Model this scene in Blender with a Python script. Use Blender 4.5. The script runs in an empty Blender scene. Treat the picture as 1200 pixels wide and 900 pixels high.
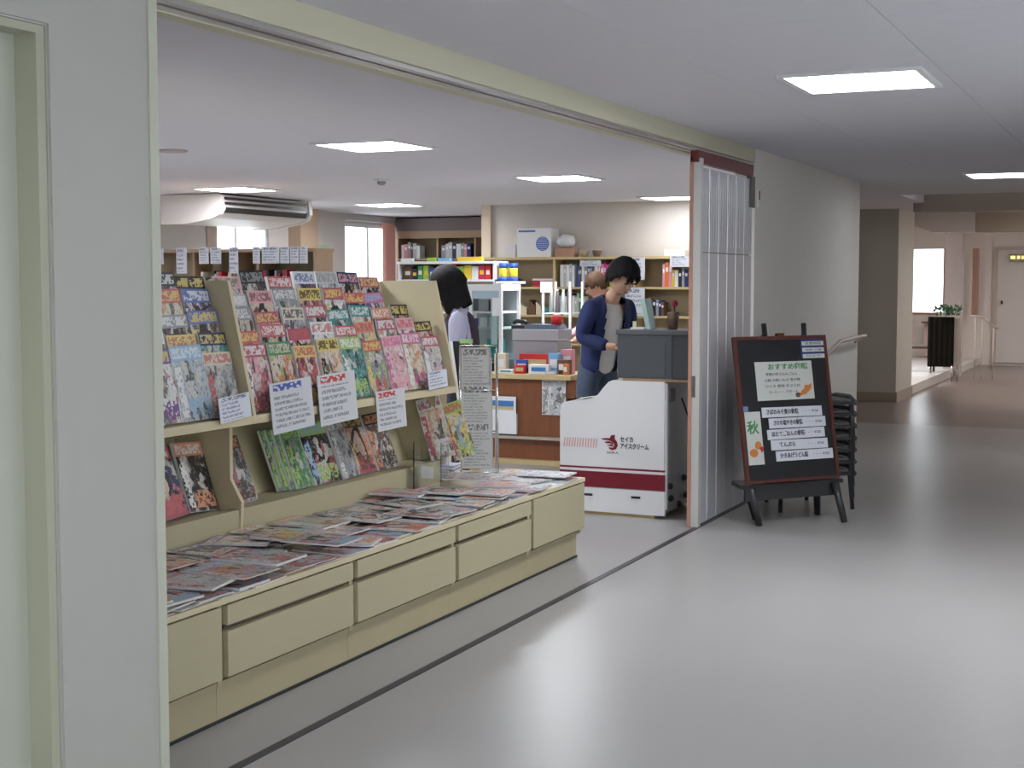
import bpy, bmesh, math, random
from mathutils import Vector, Matrix
random.seed(7)
R = math.radians
S = bpy.context.scene
COL = S.collection
# ---------------------------------------------------------------- camera, world, exposure
cam = bpy.data.cameras.new('camera'); cam.sensor_width = 36; cam.lens = 1680/1200*36; cam.clip_end = 200
co = bpy.data.objects.new('camera', cam); COL.objects.link(co)
co.location = (0, 0, 1.5); co.rotation_euler = (R(90-4.0856), 0, R(24.568)); S.camera = co
W = bpy.data.worlds.new('sky'); S.world = W; W.use_nodes = True
bg = W.node_tree.nodes['Background']; bg.inputs[0].default_value = (0.92, 0.95, 1.0, 1); bg.inputs[1].default_value = 4.3
S.view_settings.view_transform = 'Standard'; S.view_settings.look = 'None'; S.view_settings.gamma = 1
S.view_settings.use_curve_mapping = False; S.view_settings.exposure = 0.0
LIGHT = 51.0
# ---------------------------------------------------------------- materials
MATS = {}
def mat(name, col, rough=.6, metal=0., noise=0., nscale=30., spec=.5, bump=0., coat=0., trans=0., alpha=1., stretch=None):
    if name in MATS: return MATS[name]
    m = bpy.data.materials.new(name); m.use_nodes = True; nt = m.node_tree; b = nt.nodes['Principled BSDF']
    b.inputs['Base Color'].default_value = (*col, 1); b.inputs['Roughness'].default_value = rough
    b.inputs['Metallic'].default_value = metal; b.inputs['Specular IOR Level'].default_value = spec
    b.inputs['Coat Weight'].default_value = coat; b.inputs['Transmission Weight'].default_value = trans
    b.inputs['Alpha'].default_value = alpha
    if noise or bump:
        tc = nt.nodes.new('ShaderNodeTexCoord'); mp = nt.nodes.new('ShaderNodeMapping')
        if stretch: mp.inputs['Scale'].default_value = stretch
        n = nt.nodes.new('ShaderNodeTexNoise'); n.inputs['Scale'].default_value = nscale; n.inputs['Detail'].default_value = 5
        nt.links.new(tc.outputs['Object'], mp.inputs[0]); nt.links.new(mp.outputs[0], n.inputs['Vector'])
        if noise:
            mx = nt.nodes.new('ShaderNodeMix'); mx.data_type = 'RGBA'
            mx.inputs[6].default_value = (*[c*(1-noise) for c in col], 1); mx.inputs[7].default_value = (*[min(1, c*(1+noise)) for c in col], 1)
            nt.links.new(n.outputs['Fac'], mx.inputs[0]); nt.links.new(mx.outputs[2], b.inputs['Base Color'])
        if bump:
            bp = nt.nodes.new('ShaderNodeBump'); bp.inputs['Strength'].default_value = bump; bp.inputs['Distance'].default_value = .002
            nt.links.new(n.outputs['Fac'], bp.inputs['Height']); nt.links.new(bp.outputs[0], b.inputs['Normal'])
    MATS[name] = m; return m
def emis(name, col, s):
    m = bpy.data.materials.new(name); m.use_nodes = True; b = m.node_tree.nodes['Principled BSDF']
    b.inputs['Base Color'].default_value = (.8, .8, .8, 1); b.inputs['Emission Color'].default_value = (*col, 1); b.inputs['Emission Strength'].default_value = s
    MATS[name] = m; return m
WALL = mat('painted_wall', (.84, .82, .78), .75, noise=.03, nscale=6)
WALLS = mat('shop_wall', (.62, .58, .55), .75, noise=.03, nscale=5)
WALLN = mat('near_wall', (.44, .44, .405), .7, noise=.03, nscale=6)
CREAM = mat('cream_trim', (.60, .58, .44), .5)
CEIL = mat('ceiling_board', (.72, .71, .77), .85, noise=.03, nscale=12)
FLOOR = mat('vinyl_floor', (.395, .385, .38), .30, noise=.05, nscale=1.6, spec=.27, bump=.0)
FLOORB = mat('brown_vinyl_floor', (.19, .152, .135), .28, noise=.18, nscale=2.5, stretch=(.6, 4, 1))
DOORG = mat('pale_green_door', (.47, .49, .42), .5)
GREYM = mat('grey_metal', (.62, .63, .69), .35, metal=.3)
ALU = mat('aluminium', (.62, .62, .63), .3, metal=.8)
BEIGE = mat('beige_laminate', (.46, .415, .27), .45, noise=.04, nscale=8, stretch=(1, .3, 6))
BEIGED = mat('beige_plinth', (.43, .375, .235), .5, noise=.05, nscale=8)
BEIGEL = mat('light_beige_laminate', (.62, .54, .36), .45, noise=.04, nscale=8)
WOOD = mat('brown_wood', (.22, .075, .028), .4, noise=.25, nscale=6, stretch=(6, 6, .7))
WOODL = mat('light_wood', (.60, .47, .24), .5, noise=.08, nscale=6, stretch=(1, 6, 6))
WOODM = mat('mid_wood', (.36, .24, .15), .5, noise=.12, nscale=5, stretch=(6, 6, 1))
BLACK = mat('black_board', (.012, .013, .016), .45)
DARK = mat('dark_plastic', (.025, .025, .028), .35)
SEATB = mat('black_chair', (.035, .037, .04), .32)
REDW = mat('red_brown_frame', (.10, .028, .02), .4)
WHITE = mat('white_plastic', (.80, .81, .83), .3)
PAPER = mat('white_paper', (.80, .82, .86), .7)
PAGES = mat('page_edges', (.62, .60, .55), .8, noise=.2, nscale=60, stretch=(1, 60, 1))
MAROON = mat('maroon', (.20, .012, .028), .35)
CHROME = mat('chrome', (.7, .7, .7), .2, metal=1)
SKIN = mat('skin', (.56, .33, .23), .55); HAIRB = mat('black_hair', (.010, .009, .010), .75, spec=.2, noise=.5, nscale=90, bump=1.0, stretch=(1, 1, .15))
HAIRR = mat('brown_hair', (.055, .025, .011), .7, spec=.25, noise=.5, nscale=90, bump=1.0, stretch=(1, 1, .15))
LIP = mat('lips', (.40, .14, .12), .5); EYEW = mat('eye_white', (.7, .7, .68), .3)
NAVY = mat('navy_knit', (.014, .025, .095), .85, noise=.2, nscale=70, bump=.4)
SHIRT = mat('white_shirt', (.72, .70, .68), .8, noise=.04, nscale=12)
JEANS = mat('dark_jeans', (.06, .085, .13), .85, noise=.25, nscale=50)
LAV = mat('lavender_shirt', (.50, .50, .66), .8, noise=.05, nscale=10)
VEST = mat('dark_plaid_vest', (.055, .035, .06), .85, noise=.5, nscale=30)
PINKC = mat('pink_blouse', (.62, .36, .38), .8); NAVYS = mat('navy_skirt', (.02, .025, .06), .8)
GLASS = mat('clear_glass', (.93, .97, .97), .03, trans=1.0); GLASS.node_tree.nodes['Principled BSDF'].inputs['IOR'].default_value = 1.1
ACRYL = mat('clear_acrylic', (.95, .97, 1), .05, trans=1.0); ACRYL.node_tree.nodes['Principled BSDF'].inputs['IOR'].default_value = 1.15
PINK = mat('pink_curtain', (.75, .38, .33), .8)
GREEN = mat('leaf_green', (.03, .10, .04), .6)
TUBE = emis('lamp_diffuser', (.93, .96, 1.0), LIGHT); TUBEC = emis('corridor_lamp_diffuser', (.95, .97, 1.0), LIGHT*.9); TUBED = emis('dim_lamp_diffuser', (.95, .97, 1.0), LIGHT*.22); TUBEE = emis('softer_lamp_diffuser', (.95, .97, 1.0), LIGHT*.32); TUBEF = emis('far_hall_fill_glow', (1.0, .95, .92), LIGHT*1.5)
def colour(nm, c, rough=.5): return mat('plain_'+nm, c, rough)
PAL = {'red': (.55, .02, .02), 'crimson': (.45, .015, .06), 'orange': (.70, .20, .03), 'yellow': (.75, .55, .04), 'lime': (.35, .55, .05), 'green': (.05, .28, .08),
       'teal': (.02, .30, .28), 'sky blue': (.20, .45, .70), 'blue': (.03, .10, .45), 'navy': (.01, .02, .10), 'purple': (.18, .05, .30), 'magenta': (.60, .03, .25),
       'pink': (.75, .30, .36), 'white': (.78, .78, .78), 'cream': (.70, .62, .45), 'grey': (.30, .31, .33), 'black': (.012, .012, .014), 'brown': (.14, .06, .03), 'pale blue': (.42, .52, .60), 'silver': (.50, .51, .53)}

def N(nt, t, **k):
    n = nt.nodes.new(t)
    for a, v in k.items(): setattr(n, a, v)
    return n
def mth(nt, op, a, b=None, c=None):
    n = N(nt, 'ShaderNodeMath', operation=op)
    for i, v in enumerate((a, b, c)):
        if v is None: continue
        if isinstance(v, (int, float)): n.inputs[i].default_value = v
        else: nt.links.new(v, n.inputs[i])
    return n.outputs[0]
def mixc(nt, f, a, b):
    n = N(nt, 'ShaderNodeMix', data_type='RGBA')
    for i, v in ((0, f), (6, a), (7, b)):
        if isinstance(v, (int, float)): n.inputs[i].default_value = v
        elif isinstance(v, tuple): n.inputs[i].default_value = (*v, 1)
        else: nt.links.new(v, n.inputs[i])
    return n.outputs[2]
def oattr(nt, nm): return N(nt, 'ShaderNodeAttribute', attribute_type='OBJECT', attribute_name=nm)
def cover_material():
    """printed cover: masthead with lettering marks, photograph, side headlines; colours come from the object"""
    m = bpy.data.materials.new('printed_cover'); m.use_nodes = True; nt = m.node_tree; b = nt.nodes['Principled BSDF']; L = nt.links.new
    b.inputs['Roughness'].default_value = .33; b.inputs['Coat Weight'].default_value = .3; b.inputs['Coat Roughness'].default_value = .12
    uv = N(nt, 'ShaderNodeUVMap'); sp = N(nt, 'ShaderNodeSeparateXYZ'); L(uv.outputs[0], sp.inputs[0]); u, v = sp.outputs[0], sp.outputs[1]
    bgc, band, ink, acc = [oattr(nt, k).outputs['Color'] for k in ('bg', 'band', 'ink', 'acc')]
    seed, port = oattr(nt, 'seed').outputs['Fac'], oattr(nt, 'portrait').outputs['Fac']
    cmb = N(nt, 'ShaderNodeCombineXYZ'); L(u, cmb.inputs[0]); L(v, cmb.inputs[1]); L(seed, cmb.inputs[2])
    nz = N(nt, 'ShaderNodeTexNoise'); nz.inputs['Scale'].default_value = 3.2; nz.inputs['Detail'].default_value = 3; L(cmb.outputs[0], nz.inputs['Vector'])
    vo = N(nt, 'ShaderNodeTexVoronoi'); vo.inputs['Scale'].default_value = 6.5; va = N(nt, 'ShaderNodeVectorMath', operation='ADD'); L(cmb.outputs[0], va.inputs[0])
    vs = N(nt, 'ShaderNodeVectorMath', operation='SCALE'); vs.inputs[3].default_value = .35; L(nz.outputs['Color'], vs.inputs[0]); L(vs.outputs[0], va.inputs[1]); L(va.outputs[0], vo.inputs['Vector'])
    sc = N(nt, 'ShaderNodeSeparateColor'); L(vo.outputs['Color'], sc.inputs[0])
    c = mixc(nt, mth(nt, 'GREATER_THAN', sc.outputs[0], .62), bgc, acc)
    c = mixc(nt, mth(nt, 'GREATER_THAN', sc.outputs[1], .78), c, (.03, .028, .03))
    c = mixc(nt, mth(nt, 'GREATER_THAN', sc.outputs[2], .80), c, (.70, .66, .60))
    c = mixc(nt, mth(nt, 'MULTIPLY', nz.outputs['Fac'], .45), c, bgc)
    fz = N(nt, 'ShaderNodeTexNoise'); fz.inputs['Scale'].default_value = 16; fz.inputs['Detail'].default_value = 4; L(cmb.outputs[0], fz.inputs['Vector'])
    c = mixc(nt, mth(nt, 'MULTIPLY', mth(nt, 'MINIMUM', mth(nt, 'MAXIMUM', mth(nt, 'MULTIPLY', mth(nt, 'SUBTRACT', fz.outputs['Fac'], .52), 9.0), 0.0), 1.0), .5), c, (.05, .045, .05)); c = mixc(nt, mth(nt, 'MULTIPLY', mth(nt, 'MINIMUM', mth(nt, 'MAXIMUM', mth(nt, 'MULTIPLY', mth(nt, 'SUBTRACT', .46, fz.outputs['Fac']), 9.0), 0.0), 1.0), .5), c, (.6, .55, .5))
    nsep = N(nt, 'ShaderNodeSeparateColor'); L(nz.outputs['Color'], nsep.inputs[0])
    uw = mth(nt, 'ADD', u, mth(nt, 'MULTIPLY', mth(nt, 'SUBTRACT', nsep.outputs[0], .5), .5)); vw = mth(nt, 'ADD', v, mth(nt, 'MULTIPLY', mth(nt, 'SUBTRACT', nsep.outputs[1], .5), .5))
    def ell(cx, cy, rx, ry):
        a = mth(nt, 'DIVIDE', mth(nt, 'SUBTRACT', uw, cx), rx); d = mth(nt, 'DIVIDE', mth(nt, 'SUBTRACT', vw, cy), ry)
        return mth(nt, 'LESS_THAN', mth(nt, 'ADD', mth(nt, 'MULTIPLY', a, a), mth(nt, 'MULTIPLY', d, d)), 1.0)
    P = lambda f: mth(nt, 'MULTIPLY', f, port)
    c = mixc(nt, P(ell(.52, .02, .42, .34)), c, acc)
    c = mixc(nt, P(ell(.52, .50, .29, .27)), c, (.025, .018, .015))
    c = mixc(nt, P(ell(.52, .30, .10, .12)), c, (.50, .30, .22))
    c = mixc(nt, P(ell(.52, .47, .19, .19)), c, (.66, .42, .32))
    c = mixc(nt, P(ell(.44, .50, .03, .014)), c, (.03, .02, .02)); c = mixc(nt, P(ell(.60, .50, .03, .014)), c, (.03, .02, .02))
    c = mixc(nt, P(ell(.52, .36, .055, .018)), c, (.45, .06, .06))
    def marks(cellu, cellv, lo, hi, ulo, uhi, thr, dens):
        q = N(nt, 'ShaderNodeCombineXYZ'); L(mth(nt, 'MULTIPLY', u, cellu), q.inputs[0]); L(mth(nt, 'MULTIPLY', v, cellv), q.inputs[1]); L(seed, q.inputs[2])
        w = N(nt, 'ShaderNodeTexVoronoi', distance='CHEBYCHEV', feature='F1'); w.inputs['Scale'].default_value = 1; L(q.outputs[0], w.inputs['Vector'])
        f = mth(nt, 'GREATER_THAN', w.outputs['Distance'], thr)
        s2 = N(nt, 'ShaderNodeSeparateColor'); L(w.outputs['Color'], s2.inputs[0]); f = mth(nt, 'MULTIPLY', f, mth(nt, 'LESS_THAN', s2.outputs[0], dens))
        for val, l, h in ((v, lo, hi), (u, ulo, uhi)): f = mth(nt, 'MULTIPLY', f, mth(nt, 'MULTIPLY', mth(nt, 'GREATER_THAN', val, l), mth(nt, 'LESS_THAN', val, h)))
        return f
    c = mixc(nt, marks(11, 15, .06, .72, .04, .24, .30, .8), c, ink)
    c = mixc(nt, marks(13, 18, .05, .30, .30, .96, .30, .7), c, band)
    c = mixc(nt, mth(nt, 'GREATER_THAN', v, .80), c, band)
    c = mixc(nt, mth(nt, 'MULTIPLY', marks(13, 17, .83, .97, .05, .95, .29, .8), .8), c, ink)
    # a border for the framed kind
    fr = oattr(nt, 'frame').outputs['Fac']
    e = mth(nt, 'MINIMUM', mth(nt, 'MINIMUM', u, mth(nt, 'SUBTRACT', 1.0, u)), mth(nt, 'MINIMUM', v, mth(nt, 'SUBTRACT', 1.0, v)))
    c = mixc(nt, mth(nt, 'MULTIPLY', mth(nt, 'LESS_THAN', e, .055), fr), c, (.75, .55, .04))
    hs = N(nt, 'ShaderNodeHueSaturation'); hs.inputs['Saturation'].default_value = .78; hs.inputs['Value'].default_value = .95; L(c, hs.inputs['Color']); L(hs.outputs[0], b.inputs['Base Color']); return m
COVER = cover_material()
def print_material(name, paper, ink, head, rows=9, headink=None, cols=34):
    """sheet with lines of small handwriting too small to read in the photograph"""
    m = bpy.data.materials.new(name); m.use_nodes = True; nt = m.node_tree; b = nt.nodes['Principled BSDF']; L = nt.links.new
    b.inputs['Roughness'].default_value = .5
    uv = N(nt, 'ShaderNodeUVMap'); sp = N(nt, 'ShaderNodeSeparateXYZ'); L(uv.outputs[0], sp.inputs[0]); u, v = sp.outputs[0], sp.outputs[1]
    sd = oattr(nt, 'seed').outputs['Fac']
    def rowmask(cols, rows, fill):
        q = N(nt, 'ShaderNodeCombineXYZ'); L(mth(nt, 'MULTIPLY', u, cols), q.inputs[0]); L(mth(nt, 'MULTIPLY', v, rows*2.6), q.inputs[1]); L(sd, q.inputs[2])
        w = N(nt, 'ShaderNodeTexVoronoi', distance='CHEBYCHEV'); w.inputs['Scale'].default_value = 1; L(q.outputs[0], w.inputs['Vector'])
        f = mth(nt, 'GREATER_THAN', w.outputs['Distance'], .34)
        fr = mth(nt, 'FRACT', mth(nt, 'MULTIPLY', v, rows)); f = mth(nt, 'MULTIPLY', f, mth(nt, 'LESS_THAN', fr, fill))
        wn = N(nt, 'ShaderNodeTexWhiteNoise', noise_dimensions='2D'); q2 = N(nt, 'ShaderNodeCombineXYZ'); L(mth(nt, 'FLOOR', mth(nt, 'MULTIPLY', v, rows)), q2.inputs[0]); L(sd, q2.inputs[1]); L(q2.outputs[0], wn.inputs[0])
        end = mth(nt, 'ADD', .55, mth(nt, 'MULTIPLY', wn.outputs['Value'], .38))
        return mth(nt, 'MULTIPLY', f, mth(nt, 'MULTIPLY', mth(nt, 'GREATER_THAN', u, .08), mth(nt, 'LESS_THAN', u, end)))
    low = mth(nt, 'LESS_THAN', v, .78); lo2 = mth(nt, 'GREATER_THAN', v, .06)
    f = mth(nt, 'MULTIPLY', rowmask(cols, rows, .55), mth(nt, 'MULTIPLY', low, lo2))
    c = mixc(nt, mth(nt, 'MULTIPLY', f, .62), paper, ink)
    if headink:
        g = mth(nt, 'MULTIPLY', rowmask(13, 6, .95), mth(nt, 'MULTIPLY', mth(nt, 'GREATER_THAN', v, .82), mth(nt, 'LESS_THAN', v, .96)))
        c = mixc(nt, g, c, headink)
    L(c, b.inputs['Base Color']); MATS[name] = m; return m
SHEET = print_material('written_sheet', (.60, .61, .65), (.08, .08, .10), .8, 9, (.08, .11, .40))
SHEETR = print_material('written_sheet_red', (.60, .61, .64), (.08, .08, .10), .8, 8, (.5, .07, .06))
SHEETB = print_material('small_label', (.66, .69, .76), (.12, .13, .2), .8, 6, (.2, .22, .3), 12)
SHEETG = print_material('menu_sheet', (.62, .64, .60), (.12, .13, .12), .8, 6, (.05, .22, .08))
NEWS = print_material('newsprint', (.46, .46, .45), (.16, .16, .16), .8, 16, (.16, .16, .16), 30)
# ---------------------------------------------------------------- mesh helpers
class MB:
    def __init__(s): s.bm = bmesh.new(); s.uv = s.bm.loops.layers.uv.new('UVMap')
    def box(s, x0, x1, y0, y1, z0, z1, mi=0, M=None, bev=0):
        v = [s.bm.verts.new(c if M is None else M @ Vector(c)) for c in ((x0, y0, z0), (x1, y0, z0), (x1, y1, z0), (x0, y1, z0), (x0, y0, z1), (x1, y0, z1), (x1, y1, z1), (x0, y1, z1))]
        fs = []
        for f, q in (((3, 2, 1, 0), 0), ((4, 5, 6, 7), 0), ((0, 1, 5, 4), 1), ((1, 2, 6, 5), 0), ((2, 3, 7, 6), 0), ((3, 0, 4, 7), 0)):
            fc = s.bm.faces.new([v[i] for i in f]); fc.material_index = mi; fs.append(fc)
            for l, c in zip(fc.loops, ((0, 0), (1, 0), (1, 1), (0, 1))): l[s.uv].uv = c
        if bev:
            es = set(e for f in fs for e in f.edges); bmesh.ops.bevel(s.bm, geom=list(es), offset=bev, segments=2, affect='EDGES', profile=.6)
        return s
    def prism(s, pts, axis, a, b, mi=0, M=None):
        """polygon pts extruded along axis between a and b; pts are the two other coordinates"""
        def mk(p, t):
            c = {'x': (t, p[0], p[1]), 'y': (p[0], t, p[1]), 'z': (p[0], p[1], t)}[axis]
            return s.bm.verts.new(c if M is None else M @ Vector(c))
        A = [mk(p, a) for p in pts]; B = [mk(p, b) for p in pts]; n = len(pts); fs = [s.bm.faces.new(A[::-1]), s.bm.faces.new(B)]
        for i in range(n): fs.append(s.bm.faces.new((A[i], A[(i+1) % n], B[(i+1) % n], B[i])))
        for f in fs: f.material_index = mi
        bmesh.ops.recalc_face_normals(s.bm, faces=fs)
        return s
    def tube(s, pts, r, n=8, mi=0, r2=None, cap=True):
        pts = [Vector(p) for p in pts]; rings = []
        for i, p in enumerate(pts):
            d = (pts[min(i+1, len(pts)-1)] - pts[max(i-1, 0)]).normalized()
            a = d.orthogonal().normalized() if i == 0 else (pa - d*pa.dot(d)).normalized()
            pa = a; b = d.cross(a); rr = r if r2 is None else r+(r2-r)*i/(len(pts)-1)
            rings.append([s.bm.verts.new(p + (a*math.cos(2*math.pi*k/n)+b*math.sin(2*math.pi*k/n))*rr) for k in range(n)])
        for A, B in zip(rings, rings[1:]):
            for k in range(n):
                f = s.bm.faces.new((A[k], A[(k+1) % n], B[(k+1) % n], B[k])); f.smooth = True; f.material_index = mi
        if cap: 
            for q in (rings[0][::-1], rings[-1]): f = s.bm.faces.new(q); f.material_index = mi
        return s
    def ball(s, c, rx, ry, rz, n=12, mi=0):
        r = bmesh.ops.create_uvsphere(s.bm, u_segments=n, v_segments=max(6, n*2//3), radius=1)
        for v in r['verts']: v.co = Vector(c) + Vector((v.co.x*rx, v.co.y*ry, v.co.z*rz))
        for f in set(f for v in r['verts'] for f in v.link_faces): f.smooth = True; f.material_index = mi
        return s
    def cyl(s, c, r, h, n=16, mi=0, r2=None):
        return s.tube([(c[0], c[1], c[2]), (c[0], c[1], c[2]+h)], r, n, mi, r2)
    def mesh(s, name, mats):
        me = bpy.data.meshes.new(name); s.bm.normal_update(); s.bm.to_mesh(me); s.bm.free()
        for m in (mats if isinstance(mats, (list, tuple)) else [mats]): me.materials.append(m)
        return me
def link(name, me, parent=None, loc=(0, 0, 0), rot=(0, 0, 0), **props):
    o = bpy.data.objects.new(name, me); COL.objects.link(o); o.location = loc; o.rotation_euler = rot
    if parent: o.parent = parent
    for k, v in props.items(): o[k] = v
    return o
def part(name, mb, m, parent, label=None, world=False):
    """a part mesh; world=True: mb holds world coordinates of an unrotated thing"""
    if world:
        p = parent; off = Vector((0, 0, 0))
        while p: off += p.location; p = p.parent
        for v in mb.bm.verts: v.co -= off
    o = link(name, mb.mesh(name, m), parent)
    if label: o['label'] = label
    return o
def thing(name, label, cat, loc=(0, 0, 0), rz=0, group=None):
    o = link(name, None, None, loc, (0, 0, rz), label=label, category=cat)
    if group: o['group'] = group
    return o
def single(name, mb, m, label, cat, loc=(0, 0, 0), rot=(0, 0, 0), group=None):
    o = link(name, mb.mesh(name, m), None, loc, rot, label=label, category=cat)
    if group: o['group'] = group
    return o
def struct(name, mb, m, parent=None, **k):
    o = link(name, mb.mesh(name, m), parent, **k)
    if not parent: o['kind'] = 'structure'
    return o
def B(*a, **k): return MB().box(*a, **k)
def letters(body, size, m, parent, loc, rot, ax='CENTER', name='lettering', width=None, bold=0.):
    c = bpy.data.curves.new('tmp', 'FONT'); c.body = body; c.size = size; c.extrude = .0006; c.align_x = ax; c.align_y = 'CENTER'; c.offset = bold; c.resolution_u = 3
    t = bpy.data.objects.new('tmp', c); COL.objects.link(t); bpy.context.view_layer.update()
    me = bpy.data.meshes.new_from_object(t.evaluated_get(bpy.context.evaluated_depsgraph_get())); bpy.data.objects.remove(t)
    me.materials.clear(); me.materials.append(m)
    o = link(name, me, parent, loc, rot)
    if width and me.vertices:
        w = max(v.co.x for v in me.vertices)-min(v.co.x for v in me.vertices)
        if w: o.scale = (width/w, 1, 1)
    return o
FRONT = (R(90), 0, 0)   # lettering that faces -Y
# ================================================================ STRUCTURE
X0 = -2.58
struct('floor', B(-10.2, 1.9, -4.2, 15.38, -.1, 0), FLOOR)
struct('floor', B(-10.2, 1.9, 15.38, 27.5, -.1, -.0005), FLOORB)
struct('floor', B(-6, -3.08, 19.45, 27.2, 0, .12), mat('white_step', (.62, .58, .55), .4))
struct('trim_1', B(X0-.017, X0+.017, -4, 9.62, 0, .004), mat('floor_track', (.05, .045, .06), .4))
cl = struct('ceiling', B(-10.2, X0, -4.2, 15.4, 2.4, 2.5), CEIL)
c2 = struct('ceiling', B(X0, 1.9, -4.2, 15.4, 2.412, 2.5), mat('ceiling_joint', (.35, .35, .35), .9))
xs = [X0+.001, -1.82, -.91, 0, .91, 1.8]; y = -4.1
me = {}
while y < 15.3:
    y1 = min(y+1.82, 15.4)
    for a, b_ in zip(xs, xs[1:]):
        k = (round(b_-a, 3), round(y1-y, 3))
        if k not in me: me[k] = B(.0012, k[0]-.0012, .0012, k[1]-.0012, 0, .012).mesh('ceiling_panel', CEIL)
        link('ceiling_panel', me[k], c2, (a, y, 2.4))
    y = y1
struct('ceiling', B(-10.2, X0-.0, 15.4, 18.3, 2.4, 2.5), CEIL)
struct('ceiling', B(-6, 1.9, 15.42, 27.5, 2.62, 2.7), mat('far_ceiling', (.42, .36, .33), .85))
# near wall with the recessed door
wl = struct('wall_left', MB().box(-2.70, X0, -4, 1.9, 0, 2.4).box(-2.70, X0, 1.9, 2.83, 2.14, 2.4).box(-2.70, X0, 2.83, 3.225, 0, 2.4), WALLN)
struct('trim_2', MB().box(-2.72, X0+.006, 3.225, 3.262, 0, 2.4), mat('greenish_trim', (.52, .54, .45), .5))
struct('trim_3', MB().box(X0-.001, X0+.008, 2.834, 2.875, 0, 2.145).box(X0-.001, X0+.008, 1.85, 2.875, 2.145, 2.18), WALLN)
d = struct('door_1', B(-2.69, -2.655, 1.9, 2.80, 0, 2.135), DOORG)
struct('door_frame', MB().box(-2.655, X0-.004, 2.80, 2.829, 0, 2.139).box(-2.655, X0-.004, 1.9, 2.80, 2.118, 2.139), mat('door_jamb', (.42, .43, .33), .5), d)
struct('handle', MB().tube([(-2.655, 2.0, 1.0), (-2.60, 2.0, 1.0), (-2.60, 2.12, 1.0)], .009), CHROME, d)
# lintel above the wide opening
li = struct('wall_lintel', MB().box(-2.60, X0, 3.262, 9.62, 2.305, 2.4), CREAM)
struct('wall_lintel', MB().box(-2.76, -2.60, 3.262, 9.62, 2.34, 2.4), WALL)
struct('trim_4', MB().box(-2.635, -2.60, 3.262, 9.62, 2.29, 2.34).box(-2.70, -2.655, 3.262, 9.62, 2.29, 2.34), ALU)
struct('trim_5', MB().box(-2.76, -2.70, 3.262, 9.62, 2.285, 2.34), CREAM)
struct('trim_6', MB().box(-2.655, -2.635, 3.262, 9.62, 2.31, 2.34), DARK)
# wall between shop opening and the far corner
struct('wall_middle', MB().box(-2.72, X0, 9.62, 13.26, 0, 2.4).box(-3.7, -2.72, 13.14, 13.26, 0, 2.4), WALL)
struct('baseboard_middle', B(X0, X0+.008, 9.64, 13.26, 0, .06), mat('baseboard_grey', (.35, .34, .31), .5))
struct('wall_side', B(-3.72, -3.6, 13.26, 18.2, 0, 2.62), WALL)
struct('wall_back', MB().box(-7.30, -3.72, 15.4, 15.52, 0, 2.4), WALLS)
struct('trim_7', MB().box(-7.42, -7.30, 15.36, 15.56, 0, 2.4), mat('pale_wood_edge', (.60, .50, .38), .5))
struct('wall_alcove', MB().box(-7.42, -7.34, 15.56, 18.2, 0, 2.4).box(-10, -7.34, 18.1, 18.2, 0, 2.4), WALLS)
def wall_x(name, x0, x1, ya, yb, z1, wins, m):
    mb = MB(); y = ya
    for (a, b_, z0, zt) in wins:
        mb.box(x0, x1, y, a, 0, z1); mb.box(x0, x1, a, b_, 0, z0); mb.box(x0, x1, a, b_, zt, z1); y = b_
    mb.box(x0, x1, y, yb, 0, z1); return struct(name, mb, m)
wins = [(13.40, 14.60, 1.15, 2.20), (16.36, 17.75, 1.15, 2.27)]
wall_x('wall_shop_left', -10.05, -9.9, 1.4, 18.2, 2.4, wins, WALLS)
for i, (a, b_, z0, z1) in enumerate(wins):
    w = struct('window_%d' % (i+1), MB().box(-10.03, -9.93, a, a+.04, z0, z1).box(-10.03, -9.93, b_-.04, b_, z0, z1).box(-10.03, -9.93, a+.04, b_-.04, z0, z0+.04).box(-10.03, -9.93, a+.04, b_-.04, z1-.04, z1).box(-10.0, -9.96, (a+b_)/2-.02, (a+b_)/2+.02, z0+.04, z1-.04), WHITE)
    struct('pane', B(-9.985, -9.98, a+.04, b_-.04, z0+.04, z1-.04), GLASS, w)
struct('wall_shop_front', B(-10, -2.7, 1.3, 1.4, 0, 2.4), WALLS)
struct('wall_pilaster', B(-9.9, -9.72, 15.02, 15.42, 0, 2.4), mat('tan_pilaster', (.52, .38, .27), .7))
fill_wins = [(-3.2, -.4, .8, 2.15), (.6, 3.4, .8, 2.15), (4.2, 6.6, .8, 2.15)]  # unseen windows added so that daylight brightens the near corridor
wall_x('wall_right', 1.8, 1.9, -4, 15.4, 2.4, fill_wins, WALL)
for i, (a, b_, z0, z1) in enumerate(fill_wins):
    w = struct('window_%d' % (i+4), MB().box(1.82, 1.88, a, a+.04, z0, z1).box(1.82, 1.88, b_-.04, b_, z0, z1).box(1.82, 1.88, a+.04, b_-.04, z0, z0+.04).box(1.82, 1.88, a+.04, b_-.04, z1-.04, z1).box(1.83, 1.87, (a+b_)/2-.02, (a+b_)/2+.02, z0+.04, z1-.04), WHITE)
    struct('pane', B(1.848, 1.852, a+.04, b_-.04, z0+.04, z1-.04), GLASS, w)
struct('wall_rear', B(-2.7, 1.8, -4.1, -4, 0, 2.4), WALL)
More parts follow.
